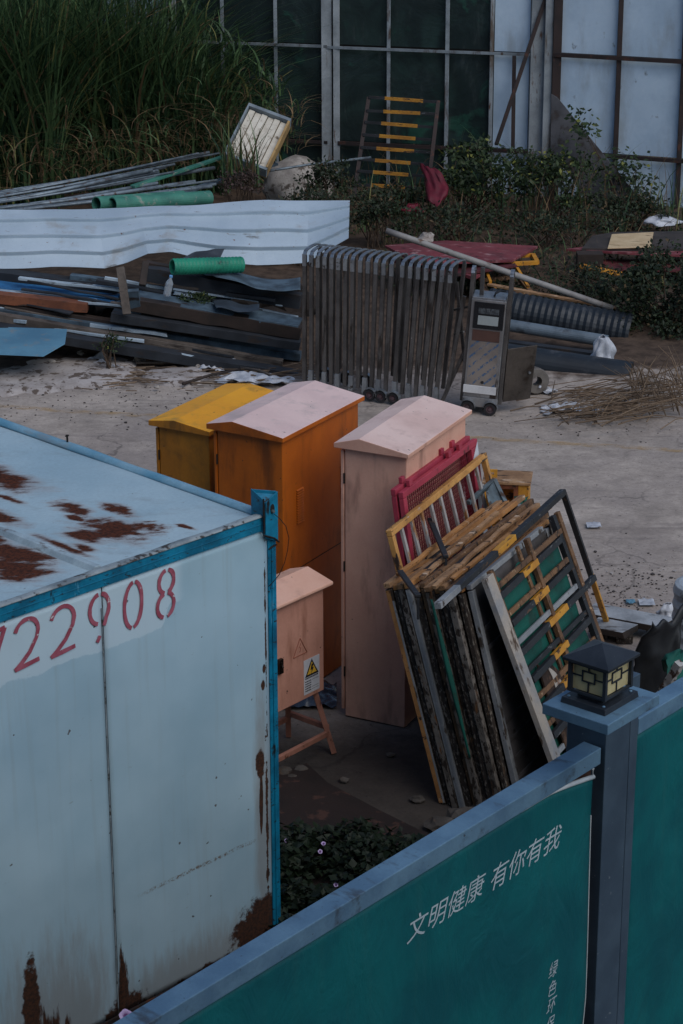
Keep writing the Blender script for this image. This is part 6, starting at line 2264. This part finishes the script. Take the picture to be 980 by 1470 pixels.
def flower(p, r_):
    b = MB()
    prof = [(.004, -.035), (.006, -.012), (r_ * .45, .004), (r_ * .8, .012), (r_, .010)]
    o = len(b.v)
    n = 20
    b.lathe((0, 0, 0), (0, 0, 1), prof, n)
    for i, v in enumerate(b.v):
        k = 1 + .07 * math.cos((i % n) / n * 2 * math.pi * 5)
        v.x *= k; v.y *= k
    b.lathe((0, 0, 0), (0, 0, 1), [(0, .0075), (r_ * .36, .0075)], 12, 1)
    Rm = Matrix.Rotation(rad(R.uniform(25, 50)), 4, 'X') @ Matrix.Rotation(R.uniform(-.5, .5), 4, 'Y')
    b.v = [Rm @ v + Vector(p) for v in b.v]
    return b.build('flower', [flw, fle], smooth=True)


for (px, py, z, lab) in ((411, 1208, .12, 'pale flower at the far left of the vines, beside the blue cabin post'), (464, 1212, .13, 'upper pale flower of a close pair in the vines'), (459, 1223, .12, 'lower pale flower of a close pair in the vines'),
                         (517, 1219, .12, 'pale morning glory flower alone in the middle of the vines'), (578, 1224, .10, 'pale flower at the right end of the vines near the fence rail'), (482, 1271, .14, 'pale flower lowest in the vines, nearest the fence rail')):
    p = gd(px, py, z)
    tag(flower(p, .014), lab, 'flower', 'morning glory flowers in the vines')
Pw = MATS[cabin.name] @ Vector((-1.08, -.12, .12))
p = onp(180, 1459, Pw, ang(45.33 - 90))
lil = tag(flower(p, .036), 'lilac morning glory flower at the foot of the white cabin wall', 'flower', 'morning glory flowers in the vines')
MATS[lil.name] = Matrix.Translation(lil.location)
b = MB(); b.tube([(p.x, p.y, 0), p + Vector((.02, -.01, -.06)), p + Vector((0, 0, -.03))], .003, 6); b.build('stem', vine, lil, world=True)

# rubble
rkm = worn('broken_concrete', srgb(92, 86, 81), srgb(66, 61, 57), 6, [(srgb(84, 70, 60), .25, 12, None, .06)], .9, grain=.35, bump=.5)
rbl = [((705, 1165), .11, 'pale lump of broken concrete at the foot of the barrier posts'), ((632, 1190), .10, 'flat concrete lump beside the foot of the first barrier post'), ((668, 1182), .13, 'larger concrete lump under the barrier posts, touching the fence rail'),
       ((735, 1150), .10, 'white concrete lump peeping over the fence rail'), ((494, 1121), .035, 'small pale cube-like stone on the dark slab'), ((432, 1108), .05, 'stone at the corner of the rusty plate'),
       ((405, 1112), .07, 'grey stone beside the blue cabin post'), ((420, 1118), .04, 'little stone next to the grey stone by the cabin post'), ((645, 1205), .06, 'reddish broken brick bit near the fence rail'), ((600, 1150), .05, 'dark stone left of the barrier feet'), ((560, 1085), .03, 'pebble on the dark slab near the pink cabinet')]
for i, ((px, py), r_, lab) in enumerate(rbl):
    p = gd(px, py)
    b = MB(); b.rock((p.x, p.y, r_ * .3), (r_, r_ * .75, r_ * .5), i + 3)
    tag(b.build('stone', rkm, bevel=0), lab, 'stone')
b = MB()
p = gd(440, 1000)
b.grid(lambda u, v: (p.x + (u - .5) * .42, p.y + (v - .5) * .4 , .02 + .07 * (1 - (2 * u - 1) ** 2) * (1 - (2 * v - 1) ** 2) + .03 * mnoise.noise(Vector((u * 7, v * 7, 1)))), 22, 20)
tag(b.build('plastic_sheet', worn('blue_black_plastic', srgb(60, 74, 92), srgb(40, 48, 60), 7, (), .25, bump=.2), smooth=True), 'crumpled blue-black plastic sheet under the small pink cabinet', 'plastic sheet')
